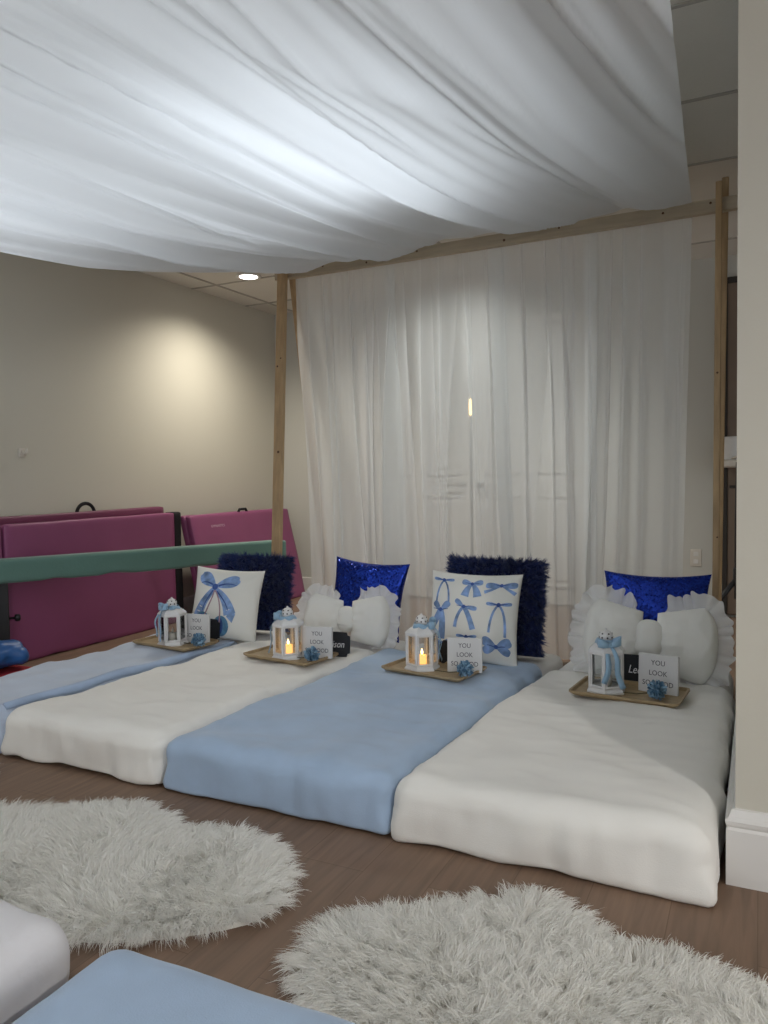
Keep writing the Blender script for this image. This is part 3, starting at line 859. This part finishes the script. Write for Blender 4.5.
# ------------------------------------------------------------------ trays and what stands on them
def text_mesh(name, body, size, m, parent, loc, depth=.0006, align='CENTER', shear=0.0, sx=1.0):
    cu = bpy.data.curves.new(name, 'FONT'); cu.body = body; cu.size = size; cu.extrude = depth
    cu.align_x = align; cu.align_y = 'CENTER'; cu.shear = shear; cu.resolution_u = 3
    tmp = bpy.data.objects.new('tmp_text', cu); COL.objects.link(tmp)
    bpy.context.view_layer.update()
    me = bpy.data.meshes.new_from_object(tmp.evaluated_get(bpy.context.evaluated_depsgraph_get()))
    bpy.data.objects.remove(tmp); bpy.data.curves.remove(cu)
    me.name = name
    o = new_obj(name, me, m, parent, False)
    o.rotation_euler = (PI/2, 0, 0); o.location = loc; o.scale = (sx, 1, 1)
    return o

def make_tray():
    o = thing('wooden_tray', '', 'tray', (0, 0, 0), 0, 'wooden serving trays')
    w, d = .385, .235; V = []; F = []
    def ring(a, b2, z, r):
        pts = []
        for (sx, sy, a0) in ((1, 1, 0), (-1, 1, PI/2), (-1, -1, PI), (1, -1, 1.5*PI)):
            for k in range(5):
                an = a0+PI/2*k/4; pts.append((sx*(a/2-r)+r*math.cos(an), sy*(b2/2-r)+r*math.sin(an), z))
        return pts
    rings = [ring(w-.03, d-.03, 0, .012), ring(w, d, .012, .018), ring(w, d, .019, .018), ring(w-.016, d-.016, .019, .012), ring(w-.026, d-.026, .008, .010)]
    n = 20
    for r_ in rings: V += r_
    for i in range(len(rings)-1):
        for j in range(n): F.append((i*n+j, i*n+(j+1) % n, (i+1)*n+(j+1) % n, (i+1)*n+j))
    F.append(tuple(range(n-1, -1, -1))); F.append(tuple(4*n+j for j in range(n)))
    b = MB().add(V, F); b.build('tray_board', M['tray'], o)
    return o

def make_lantern(tail):
    o = thing('lantern', '', 'lantern', (0, 0, 0), 0, 'white candle lanterns')
    n6 = 6; rt = PI/6+PI/6*0
    # base with a stepped foot
    MB().lathe([(.075, 0), (.075, .006), (.069, .012), (.064, .020)], n6, rot=rt).build('lantern_base', M['lantern'], o)
    fr_ = MB(); R = .064
    for k in range(6):
        a = 2*PI*k/6+rt
        fr_.tube([(R*math.cos(a), R*math.sin(a), .018), (R*math.cos(a), R*math.sin(a), .150)], .0052, 6)
        a2 = a+PI/3
        p0 = Vector((R*math.cos(a), R*math.sin(a), 0)); p1 = Vector((R*math.cos(a2), R*math.sin(a2), 0))
        for z in (.024, .145): fr_.tube([p0+Vector((0, 0, z)), p1+Vector((0, 0, z))], .005, 6)
        # inner pane border
        for t in (.13, .87):
            q = p0.lerp(p1, t); fr_.tube([q+Vector((0, 0, .02)), q+Vector((0, 0, .148))], .0032, 6)
    fr_.build('lantern_frame', M['lantern'], o)
    MB().lathe([(.070, .148), (.070, .154), (.055, .168), (.034, .180), (.022, .186)], n6, rot=rt).build('lantern_roof', M['lantern'], o)
    g_ = MB(); v = []
    for z in (.022, .148):
        for k in range(6):
            a = 2*PI*k/6+rt; v.append((R*.95*math.cos(a), R*.95*math.sin(a), z))
    g_.add(v, [(k, (k+1) % 6, 6+(k+1) % 6, 6+k) for k in range(6)]); g_.build('glass_pane', M['glass'], o)
    cap = MB().lathe([(.021, .184), (.0245, .192), (.0245, .206), (.021, .215), (.013, .221), (.005, .224), (.004, .230), (.001, .231)], 24).build('vented_cap', M['lantern'], o, True)
    h = MB()
    for zz, nn_, rr in ((.199, 8, .0246), (.213, 6, .0216)):
        for k in range(nn_):
            a = 2*PI*k/nn_+(.3 if nn_ == 8 else 0)
            m_ = Matrix.Translation((rr*math.cos(a), rr*math.sin(a), zz)) @ Matrix.Rotation(a, 4, 'Z') @ Matrix.Rotation(PI/2, 4, 'Y')
            q = MB().lathe([(.0001, -.0006), (.0034, -.0006), (.0034, .0008), (.0001, .0008)], 8)
            h.add([tuple(m_ @ Vector(p_)) for p_ in q.v], q.f)
    h.build('vent_hole', M['hole'], cap)
    # ribbon: sash round the neck, loops, tails
    def strip(pts, nrm, w, name, par, wd=None):
        V = []; k = len(pts)
        for i, p_ in enumerate(pts):
            p_ = Vector(p_); t = (Vector(pts[min(i+1, k-1)])-Vector(pts[max(i-1, 0)])).normalized()
            q = Vector(nrm[i] if isinstance(nrm, list) else nrm)
            s_ = t.cross(q).normalized()
            ww = (w if wd is None else w*wd[i])/2
            V += [tuple(p_-s_*ww), tuple(p_+q.normalized()*.0015), tuple(p_+s_*ww)]
        me = bpy.data.meshes.new(name); me.from_pydata(V, [], [tuple(map(int, f)) for f in grid_faces(k, 3)]); me.update()
        ob = new_obj(name, me, M['ribbon'], par); solidify(ob, .0012, 0); return ob
    rb = bpy.data.objects.new('ribbon', None)
    sash = []; nr = []
    for k in range(33):
        a = 2*PI*k/32; rr = .035+.0025*math.sin(5*a)
        sash.append((rr*math.cos(a), rr*math.sin(a), .181+.003*math.sin(3*a+tail))); nr.append((math.cos(a), math.sin(a), .5))
    sash_o = strip(sash, nr, .020, 'ribbon', o)
    ba = tail
    er = Vector((math.cos(ba), math.sin(ba), 0)); et = Vector((-math.sin(ba), math.cos(ba), 0)); ez = Vector((0, 0, 1))
    K = er*.040+ez*.179
    def loop3(sg, up):
        pts = []; nn2 = []
        for k in range(15):
            t = k/14; a = 2*PI*t
            r_ = .042*(1-math.cos(a))/2*1.0; th = .014*math.sin(a)
            pts.append(tuple(K+et*sg*r_+er*(th+.004)+ez*(r_*up)))
            nn2.append(tuple(er*math.cos(a*.5+.2)+ez*.2+et*.1*sg))
        # ribbon lies edge up: width along z
        V = []
        for i, p_ in enumerate(pts):
            w_ = .012*(.45+.9*math.sin(PI*i/14)); p_ = Vector(p_); V += [tuple(p_-ez*w_), tuple(p_), tuple(p_+ez*w_)]
        me = bpy.data.meshes.new('ribbon_loop'); me.from_pydata(V, [], [tuple(map(int, f)) for f in grid_faces(15, 3)]); me.update()
        ob = new_obj('ribbon_loop', me, M['ribbon'], sash_o); solidify(ob, .0012, 0)
    loop3(1, .35); loop3(-1, .2)
    for sg, ln_, bend in ((1, .145, .030), (-1, .128, .020)):
        pts = []
        for k in range(10):
            t = k/9
            out_ = .046+.030*math.sin(min(1, t*2.2)*PI/2)
            pts.append(tuple(er*(out_+.006*math.sin(t*6+sg))+et*sg*(.006+bend*t+.004*math.sin(t*7))+ez*(.172-ln_*t)))
        strip(pts, tuple(er), .017, 'ribbon_tail', sash_o, [.7+.5*min(1, k/4) for k in range(10)])
    MB().lathe([(.001, -.010), (.008, -.008), (.010, 0), (.008, .008), (.001, .010)], 12, tuple(K+er*.006)).build('ribbon_knot', M['ribbon'], sash_o, True)
    return o

def make_candle(lit):
    o = thing('candle', '', 'candle', (0, 0, 0), 0, 'pillar candles inside the lanterns')
    h = .036
    MB().lathe([(.018, 0), (.0195, .002), (.0195, h-.002), (.017, h), (.012, h-.003), (.002, h-.004)], 24).build('candle_wax', emit_wax if lit else M['wax'], o, True)
    MB().lathe([(.0016, h-.005), (.0016, h+.002)], 6).build('wick', M['hole'], o)
    fl = MB().lathe([(.0005, h+.0), (.0045, h+.006), (.005, h+.011), (.003, h+.018), (.0004, h+.026)], 12)
    fl.build('flame', emit('flame_lit', (1, .62, .22, 1), 8) if lit else M['wax'], o, True)
    return o

def wax_lit():
    m = mat('lit_candle_wax', srgb(240, 205, 150), .5)
    nt = m.node_tree; P_ = nt.nodes['Principled BSDF']
    P_.inputs['Emission Color'].default_value = (1, .50, .13, 1); P_.inputs['Emission Strength'].default_value = 1.1
    return m
emit_wax = wax_lit()

def make_card():
    o = thing('message_card', '', 'card', (0, 0, 0), 0, 'white message cards')
    MB().bbox(-.071, .071, -.0075, .0075, 0, .139, .0015).build('card_block', M['card'], o)
    for (t, z, s_) in (('YOU', .108, .026), ('LOOK', .071, .026), ('SO GOOD', .034, .026)):
        text_mesh('lettering', t, s_, M['ink'], o, (0, -.0078, z), .0004, sx=.92)
    return o

def make_board(txt, shear=.25):
    o = thing('name_board', '', 'sign', (0, 0, 0), 0, 'small black name boards')
    w, h, r = .17, .112, .012; pts = []
    # bracket-shaped outline
    for (sx, sz, sw) in ((1, 1, 0), (-1, 1, 1), (-1, -1, 0), (1, -1, 1)):
        a = [(sx*w/2, sz*(h/2-.018)+h/2), (sx*(w/2-.012), sz*(h/2-.014)+h/2), (sx*(w/2-.016), sz*h/2*.97+h/2), (sx*.02, sz*(h/2+.001)+h/2)]
        pts += a if sw == 0 else a[::-1]
    MB().prism(pts, -.004, .004).build('board_panel', M['slate'], o)
    if txt: text_mesh('chalk_name', txt, .044, M['chalk'], o, (0, -.0045, h/2), .0004, shear=shear, sx=.8)
    MB().tube([(0, .004, h*.75), (0, .035, .004)], .003, 6).build('prop', M['slate'], o)
    o.rotation_euler.x = -.08
    return o

def make_flower(sd):
    o = thing('artificial_flower', '', 'flower', (0, 0, 0), 0, 'blue artificial flowers on the trays')
    r_ = random.Random(sd); V = []; F = []; V2 = []; F2 = []
    N = 120; R = .027
    for k in range(N):
        z = 1-2*(k+.5)/N; ph = k*2.39996
        d = Vector((math.sqrt(1-z*z)*math.cos(ph), math.sqrt(1-z*z)*math.sin(ph), z))
        d = (d+Vector((r_.uniform(-.15, .15), r_.uniform(-.15, .15), r_.uniform(-.15, .15)))).normalized()
        a = d.orthogonal().normalized(); b2 = d.cross(a)
        an = r_.uniform(0, PI); a, b2 = a*math.cos(an)+b2*math.sin(an), b2*math.cos(an)-a*math.sin(an)
        rr = R*r_.uniform(.82, 1.12); w = .0058
        c0 = d*.008; 
        P_ = [c0, c0+(d*rr*.6)+a*w, c0+(d*rr*.6)-a*w, c0+d*rr*.92+a*w*.9+b2*.002, c0+d*rr*.92-a*w*.9+b2*.002, c0+d*rr*1.02+b2*.005]
        T_, G = (V, F) if r_.random() < .65 else (V2, F2)
        n0 = len(T_); T_ += [tuple(p_+Vector((0, 0, R+.006))) for p_ in P_]
        G += [(n0, n0+1, n0+2), (n0+1, n0+3, n0+4, n0+2), (n0+3, n0+5, n0+4)]
    for (T_, G, m_) in ((V, F, 'petal'), (V2, F2, 'petal_dark')):
        me = bpy.data.meshes.new('petals'); me.from_pydata(T_, [], G); me.update(); new_obj('petals', me, M[m_], o, False)
    MB().lathe([(.001, .010), (.012, .016), (.016, .030), (.012, .044), (.001, .050)], 14).build('flower_core', M['petal_dark'], o, True)
    MB().tube([(-.01, .004, .022), (-.07, .002, .010), (-.15, .018, .004), (-.22, .052, .005)], .0018, 6).build('flower_stem', M['stem'], o, True)
    return o

# tray centre, tray angle, lantern (x,y,rot,tailangle,lit), card (x,y,rz), board (x,y,rz,text), flower
TR = [
 dict(t=(-2.590, 2.905, -8), l=(-2.580, 2.875, 20, -2.2, False), c=(-2.490, 2.945, 6), b=(-2.520, 3.040, 6, ''), f=(-2.405, 2.855), w='leftmost'),
 dict(t=(-1.905, 2.888, -9), l=(-1.895, 2.855, 26, -3.0, True), c=(-1.765, 2.890, 8), b=(-1.745, 2.985, 12, 'Addison'), f=(-1.745, 2.810), w='second'),
 dict(t=(-1.212, 2.905, -10), l=(-1.262, 2.900, 8, .25, True), c=(-1.075, 2.905, 12), b=(-1.145, 3.020, 6, ''), f=(-1.045, 2.822), w='third'),
 dict(t=(-.425, 2.865, -5), l=(-.505, 2.855, 10, -1.2, False), c=(-.328, 2.892, -12), b=(-.412, 3.025, -10, 'Leona'), f=(-.322, 2.802), w='rightmost'),
]
ON = ['on the leftmost mattress', 'on the second mattress, cream blanket', 'on the mid blue blanket', 'on the rightmost mattress']
tz = ZB+.009
for i, T_ in enumerate(TR):
    t = make_tray(); t.location = (T_['t'][0], T_['t'][1], tz); t.rotation_euler.z = math.radians(T_['t'][2])
    t['label'] = ['wooden tray on the pale blue blanket of the leftmost mattress', 'wooden tray on the cream blanket of the second mattress',
                  'wooden tray on the mid blue blanket of the third mattress', 'wooden tray on the rightmost mattress beside the stub wall'][i]
    l = make_lantern(T_['l'][3]); l.location = (T_['l'][0], T_['l'][1], tz+.008); l.rotation_euler.z = math.radians(T_['l'][2]*.5)
    l['label'] = ['white lantern with blue ribbon, unlit, on the leftmost tray', 'white lantern with blue ribbon and glowing candle, on the second tray from the left',
                  'white lantern with its blue bow tied at the right side, on the mid blue blanket', 'white lantern with blue ribbon in front, unlit, on the rightmost tray'][i]
    k = make_candle(T_['l'][4]); k.location = (T_['l'][0], T_['l'][1], tz+.0285)
    k['label'] = ['unlit white candle inside the leftmost lantern', 'glowing orange candle inside the second lantern from the left', 'glowing orange candle inside the lantern on the mid blue blanket',
                  'unlit white candle inside the rightmost lantern'][i]
    c_ = make_card(); c_.location = (T_['c'][0], T_['c'][1], tz+.008); c_.rotation_euler = (math.radians(-4), 0, math.radians(T_['c'][2]))
    c_['label'] = 'white YOU LOOK SO GOOD card on the '+['leftmost tray', 'second tray from the left', 'third tray, on the mid blue blanket', 'rightmost tray'][i]
    b_ = make_board(T_['b'][3]); b_.location = (T_['b'][0], T_['b'][1], ZB+.004); b_.rotation_euler.z = math.radians(T_['b'][2])
    b_['label'] = ['small black board half hidden behind the card of the leftmost tray', 'small black board with white handwritten name ending in son, leaning on the bow cushion',
                   'small black board half hidden behind the card on the mid blue blanket', 'small black board with white handwritten name starting with L'][i]
    f_ = make_flower(i); f_.location = (T_['f'][0], T_['f'][1], tz+.010); f_.rotation_euler.z = math.radians(T_['t'][2])
    f_['label'] = ['blue artificial flower on the leftmost tray before the card', 'blue artificial flower on the second tray beside the glowing lantern',
                   'blue artificial flower on the tray of the mid blue blanket', 'blue artificial flower on the rightmost tray'][i]

# ------------------------------------------------------------------ canopy frame
YF = 3.95
o = thing('canopy_frame', 'pine wood frame of posts and top beam holding the curtain and canopy', 'frame', (-1.4, YF, 0))
ox = -1.4
def board(name, p0, p1, w, d, m, knots=()):
    """plank from p0 to p1, w across x, d across y (both world), in frame space"""
    p0, p1 = Vector(p0)-Vector((ox, YF, 0)), Vector(p1)-Vector((ox, YF, 0))
    b = MB(); ax = (p1-p0).normalized()
    if abs(ax.x) > .9: sx, sy = Vector((0, 1, 0)), Vector((0, 0, 1))
    else: sx, sy = Vector((1, 0, 0)), Vector((0, 1, 0))
    sx = (sx-ax*sx.dot(ax)).normalized(); sy = ax.cross(sx).normalized()
    L_ = (p1-p0).length
    m_ = Matrix.Translation(p0) @ Matrix((sx, sy, ax)).transposed().to_4x4()
    b.bbox(-w/2, w/2, -d/2, d/2, 0, L_, .003, m_)
    ob = b.build(name, m, o)
    if knots:
        kb = MB()
        for (u, s_, r_) in knots:
            q = MB().lathe([(.0001, 0), (r_, 0), (r_, .0008), (.0001, .0008)], 12)
            face = -1 if (sy.y*1 > 0 or (abs(ax.x) > .9)) else 1
            if abs(ax.x) > .9:
                mm = m_ @ Matrix.Translation((-w/2-.0004, s_, u*L_)) @ Matrix.Rotation(PI/2, 4, 'Y')
            else:
                mm = m_ @ Matrix.Translation((s_, face*(d/2+.0004), u*L_)) @ Matrix.Rotation(PI/2, 4, 'X')
            kb.add([tuple(mm @ Vector(p_)) for p_ in q.v], q.f)
        kb.build('knot', M['knot'], ob)
    return ob
# beam along x at the top, front face YF
board('top_beam', (-2.66, YF+.02, 2.235), (WR+.02, YF+.02, 2.240), .038, .062, M['pine_beam'], ((.13, .01, .007), (.24, -.01, .006), (.36, .008, .006), (.55, -.008, .007), (.66, .01, .005), (.85, .0, .006), (.93, .012, .006)))
board('post', (-2.455, 3.56, 0), (-2.575, 3.918, 2.30), .055, .036, M['pine'], ((.5, .008, .008), (.72, -.01, .006), (.74, .012, .005)))
board('post', (-2.70, 4.62, 0), (-2.555, 4.0, 2.22), .045, .036, M['pine'])
board('post', (-.178, 3.70, 0), (-.176, 3.918, 2.33), .028, .03, M['pine'], ((.62, .0, .005), (.30, .005, .004)))
board('post', (-.196, 4.30, 0), (-.152, 3.99, 2.37), .030, .03, M['pine'])

# ------------------------------------------------------------------ canopy cloth
def hump(x): return .5-.5*math.cos(2*PI*x)
NU, NV = 330, 130
V = np.empty((NU, NV, 3))
Y0, Y1 = YF-.012, -1.2
for i in range(NU):
    u = i/(NU-1)
    xb = -2.575+u*(2.575-.295)
    sagmid = .43*(1-u)**1.0+.15*u
    for j in range(NV):
        v = j/(NV-1); yy = Y0+(Y1-Y0)*v
        sag = sagmid*4*v*(1-v)
        skew = .14*u*(Y0-yy)*min(1, 1)
        xs_ = xb+.095*u*min(1, (Y0-yy)/1.9)
        # fold coordinate drifts along the length
        s_ = xb+skew*1.2+.04*math.sin(yy*1.3+xb*2)
        env = min(1, v/.10+.35)
        q = noise.noise(Vector((s_*3.1, yy*.22, .5)))*.060+noise.noise(Vector((s_*7.3, yy*.30, 3.5)))*.044
        r1 = 1-abs(noise.noise(Vector((s_*5.0, yy*.20, 8.5))))*2.2
        r2 = 1-abs(noise.noise(Vector((s_*10.0, yy*.35, 2.5))))*2.2
        r3 = noise.noise(Vector((s_*34.0, yy*.7, 5.5)))
        f = q+.046*max(0, r1)**3+.022*max(0, r2)**2.5+.0035*r3
        edge = min(1, u/.05, (1-u)/.05)
        # scallops where the cloth is pinned on the beam
        sc_ = .030*abs(math.sin((xb+.1)*PI/.36))*math.exp(-v/.05)
        z = 2.282-sag-f*env*(.35+.65*edge)-sc_*.4
        V[i, j] = (xs_, yy+.0, z)
me = fast_mesh('sheer_canopy', V.reshape(-1, 3), grid_faces(NU, NV))
cn = new_obj('sheer_canopy', me, M['canopy'])
tag(cn, 'white sheer cloth canopy sagging overhead in long folds from the wooden beam', 'canopy')
# fold-over of the cloth on the beam
# ------------------------------------------------------------------ curtain panels
def curtain(label, x0, x1, xb0, xb1, yoff, sd, top=2.262, fold=.045):
    nu, nv = 210, 70; V = np.empty((nu, nv, 3))
    for i in range(nu):
        u = i/(nu-1)
        for j in range(nv):
            v = j/(nv-1)                 # 0 top
            xt = x0+(x1-x0)*u; xb = xb0+(xb1-xb0)*u
            x = xt+(xb-xt)*v
            z = top-v*(top-.012)
            s_ = xt*1.0
            drift = .05*noise.noise(Vector((xt*2+sd, v*1.2, 0)))*v
            a = noise.noise(Vector(((s_+drift)*6+sd, v*.5, 1)))
            b2 = noise.noise(Vector(((s_+drift)*15+sd, v*.7, 4)))
            c2 = noise.noise(Vector(((s_)*42+sd, 0, 7)))
            env = .25+.75*min(1, v*3)
            yy = YF+.045+yoff+fold*env*(a*1.6+b2*1.1)+.012*c2*(.35+.65*max(0, 1-v*4))*env
            # narrow hard folds
            r_ = 1-abs(a)*5
            yy -= fold*.6*max(0, r_)**2*env
            x += .030*b2*env+.010*c2*max(0, 1-v*3)
            V[i, j] = (x, yy, z)
    me = fast_mesh('sheer_curtain', V.reshape(-1, 3), grid_faces(nu, nv))
    o_ = new_obj('sheer_curtain', me, M['curtain'])
    return tag(o_, label, 'curtain', 'sheer curtain panels')
curtain('white sheer curtain panel at the left post of the wooden frame', -2.535, -1.88, -2.49, -1.80, .00, 1.0)
curtain('white sheer curtain panel in front of the left door leaf and the crack', -1.95, -1.22, -1.98, -1.14, .022, 2.0)
curtain('white sheer curtain panel in front of the right door leaf', -1.30, -.74, -1.20, -.76, .0, 3.0)
curtain('white sheer curtain panel at the right, ending short of the right post', -.80, -.295, -.86, -.345, .022, 4.0)

# ------------------------------------------------------------------ balance beam
A_, B_ = Vector((-3.70, 2.66, .522)), Vector((-2.86, 4.20, .522))
bd_ = (B_-A_); Lb = bd_.length; ang = math.atan2(bd_.y, bd_.x)
A2 = A_-bd_.normalized()*0
o = thing('balance_beam', 'green suede balance beam on black legs in front of the plum mats', 'balance beam', (A_.x, A_.y, 0), ang)
V, F = softbox(.10, Lb+.05, .13, .016, res=.03, seed=2, amp=.0012, puff=0, wr=.3)
V = [(y, -x, z+.465) for x, y, z in V]
me = bpy.data.meshes.new('beam_body'); me.from_pydata(V, [], F); new_obj('beam_body', me, M['beam'], o)
for dx in (.10, Lb-.35):
    lg = MB().bbox(dx-.035, dx+.035, -.03, .03, .03, .478, .004).build('leg', M['black'], o)
    MB().bbox(dx-.03, dx+.03, -.26, .26, 0, .035, .006).build('foot', M['black'], lg)
    kb = MB().lathe([(.006, 0), (.006, .03), (.018, .032), (.020, .04), (.020, .052), (.014, .058)], 14)
    mm = Matrix.Translation((dx+.035, 0, .27)) @ Matrix.Rotation(PI/2, 4, 'Y')
    kb.v = [tuple(mm @ Vector(p_)) for p_ in kb.v]; kb.build('knob', M['black'], lg, True)

# ------------------------------------------------------------------ plum folding mats on the left wall
def slab(w, h, t, sd, r=.014):
    """upright vinyl panel: w along y, h along z, t along x"""
    V, F = softbox(t, w, h, min(r, t*.45), res=.035, seed=sd, amp=.003, puff=0, wr=.6)
    return V, F
def mat_panels(o, panels, m):
    for (x, y0, w, h, t, ti, sd) in panels:
        V, F = slab(w, h, t, sd)
        V = [(x+px-math.tan(ti)*pz, y0+py, pz) for px, py, pz in V]
        me = bpy.data.meshes.new('mat_panel'); me.from_pydata(V, [], F); new_obj('mat_panel', me, m, o)
o = thing('folding_mat', 'large plum vinyl folding mat standing by the left wall behind the balance beam', 'gym mat', (-3.70, 2.80, 0), 0, 'plum folding mats')
mat_panels(o, [(.01, .0, 1.34, .775, .05, 0, 1), (-.045, .01, 1.33, .77, .05, 0, 2)], M['pink'])
o = thing('folding_mat', 'plum vinyl folding mat at the left edge of the frame, beside the large one', 'gym mat', (-3.70, 1.55, 0), 0, 'plum folding mats')
mat_panels(o, [(.01, .0, 1.235, .775, .05, 0, 3), (-.045, .01, 1.22, .77, .05, 0, 4)], M['pink'])
o = thing('folding_mat', 'dark plum mat with black handle standing behind the large plum mat', 'gym mat', (-3.80, 2.50, 0), 0, 'plum folding mats')
mat_panels(o, [(0, 0, 1.66, .815, .045, 0, 5)], M['pink_dark'])
hp = []
for k in range(13):
    a = PI*k/12; hp.append((0, .98-.07*math.cos(a), .80+.065*math.sin(a)))
MB().tube(hp, .011, 10, flat=1.0).build('handle', M['blackcloth'], o, True)
o = thing('folding_mat', 'plum vinyl folding mat leaning in the far left corner behind the wooden post', 'gym mat', (-3.62, 4.26, 0), 0, 'plum folding mats')
V, F = slab(1.26, .745, .05, 6)
def shape4(px, py, pz, off): return (off+px+.13-.165*pz/.74, py+.0+.0*pz, pz)
for off, sd in ((0, 6), (-.055, 7)):
    V, F = slab(1.26, .745, .05, sd); V = [shape4(px, py, pz, off) for px, py, pz in V]
    me = bpy.data.meshes.new('mat_panel'); me.from_pydata(V, [], F); new_obj('mat_panel', me, M['pink'], o)
text_mesh('logo', 'GYMNASTICS', .026, M['gold'], o, (.045, .16, .66), .0004, align='LEFT').rotation_euler = (math.radians(90-12), 0, PI/2)
MB().tube([(-.03, .58, .735), (-.03, .60, .765), (-.03, .68, .765), (-.03, .70, .735)], .010, 8).build('handle', M['blackcloth'], o, True)
o = thing('folding_mat', 'black sided folded mat wedged between the two plum mats', 'gym mat', (-3.74, 4.16, 0), 0)
mat_panels(o, [(0, 0.0, .085, .775, .09, 0, 9)], M['blackcloth'])

# bag and cushion past the leftmost mattress
V, F = softbox(.30, .42, .12, .04, res=.02, seed=12, amp=.008, puff=.0)
me = bpy.data.meshes.new('red_cushion'); me.from_pydata(V, [], F)
o = new_obj('floor_cushion', me, M['redcloth']); o.location = (-3.225, 2.12, 0)
tag(o, 'red floor cushion at the left edge beside the pale blue blanket', 'cushion')
V, F = softbox(.26, .34, .13, .06, res=.014, seed=14, amp=.022, puff=.02, wr=2)
me = bpy.data.meshes.new('blue_bag'); me.from_pydata(V, [], F)
o = new_obj('nylon_bag', me, M['bluebag']); o.location = (-3.245, 2.18, .116)
tag(o, 'crumpled blue nylon bag lying on the red cushion', 'bag')

# ------------------------------------------------------------------ light from the rest of the room, camera
w = bpy.data.worlds.new('World'); scene.world = w; w.use_nodes = True
bg = w.node_tree.nodes['Background']; bg.inputs[0].default_value = (.95, .97, 1, 1); bg.inputs[1].default_value = .88

cam = bpy.data.cameras.new('camera'); co = bpy.data.objects.new('camera', cam); COL.objects.link(co)
cam.sensor_fit = 'HORIZONTAL'; cam.sensor_width = 36; cam.lens = 765/768*36
cam.clip_start = .02
roll, pitch, yaw = math.radians(1.0), math.radians(-2.65), math.radians(26.2)
Fw = Vector((-math.sin(yaw)*math.cos(pitch), math.cos(yaw)*math.cos(pitch), math.sin(pitch)))
R0 = Vector((math.cos(yaw), math.sin(yaw), 0)); U0 = R0.cross(Fw)
Rr = R0*math.cos(roll)-U0*math.sin(roll); Uu = U0*math.cos(roll)+R0*math.sin(roll)
co.matrix_world = Matrix.Translation((0, 0, 1.0)) @ Matrix((Rr, Uu, -Fw)).transposed().to_4x4()
scene.camera = co
scene.view_settings.view_transform = 'Standard'
scene.view_settings.look = 'None'
scene.view_settings.gamma = 1
scene.view_settings.use_curve_mapping = False
scene.view_settings.exposure = 0.22
scene.cycles.use_denoising = True
scene.cycles.max_bounces = 10
scene.cycles.transparent_max_bounces = 16
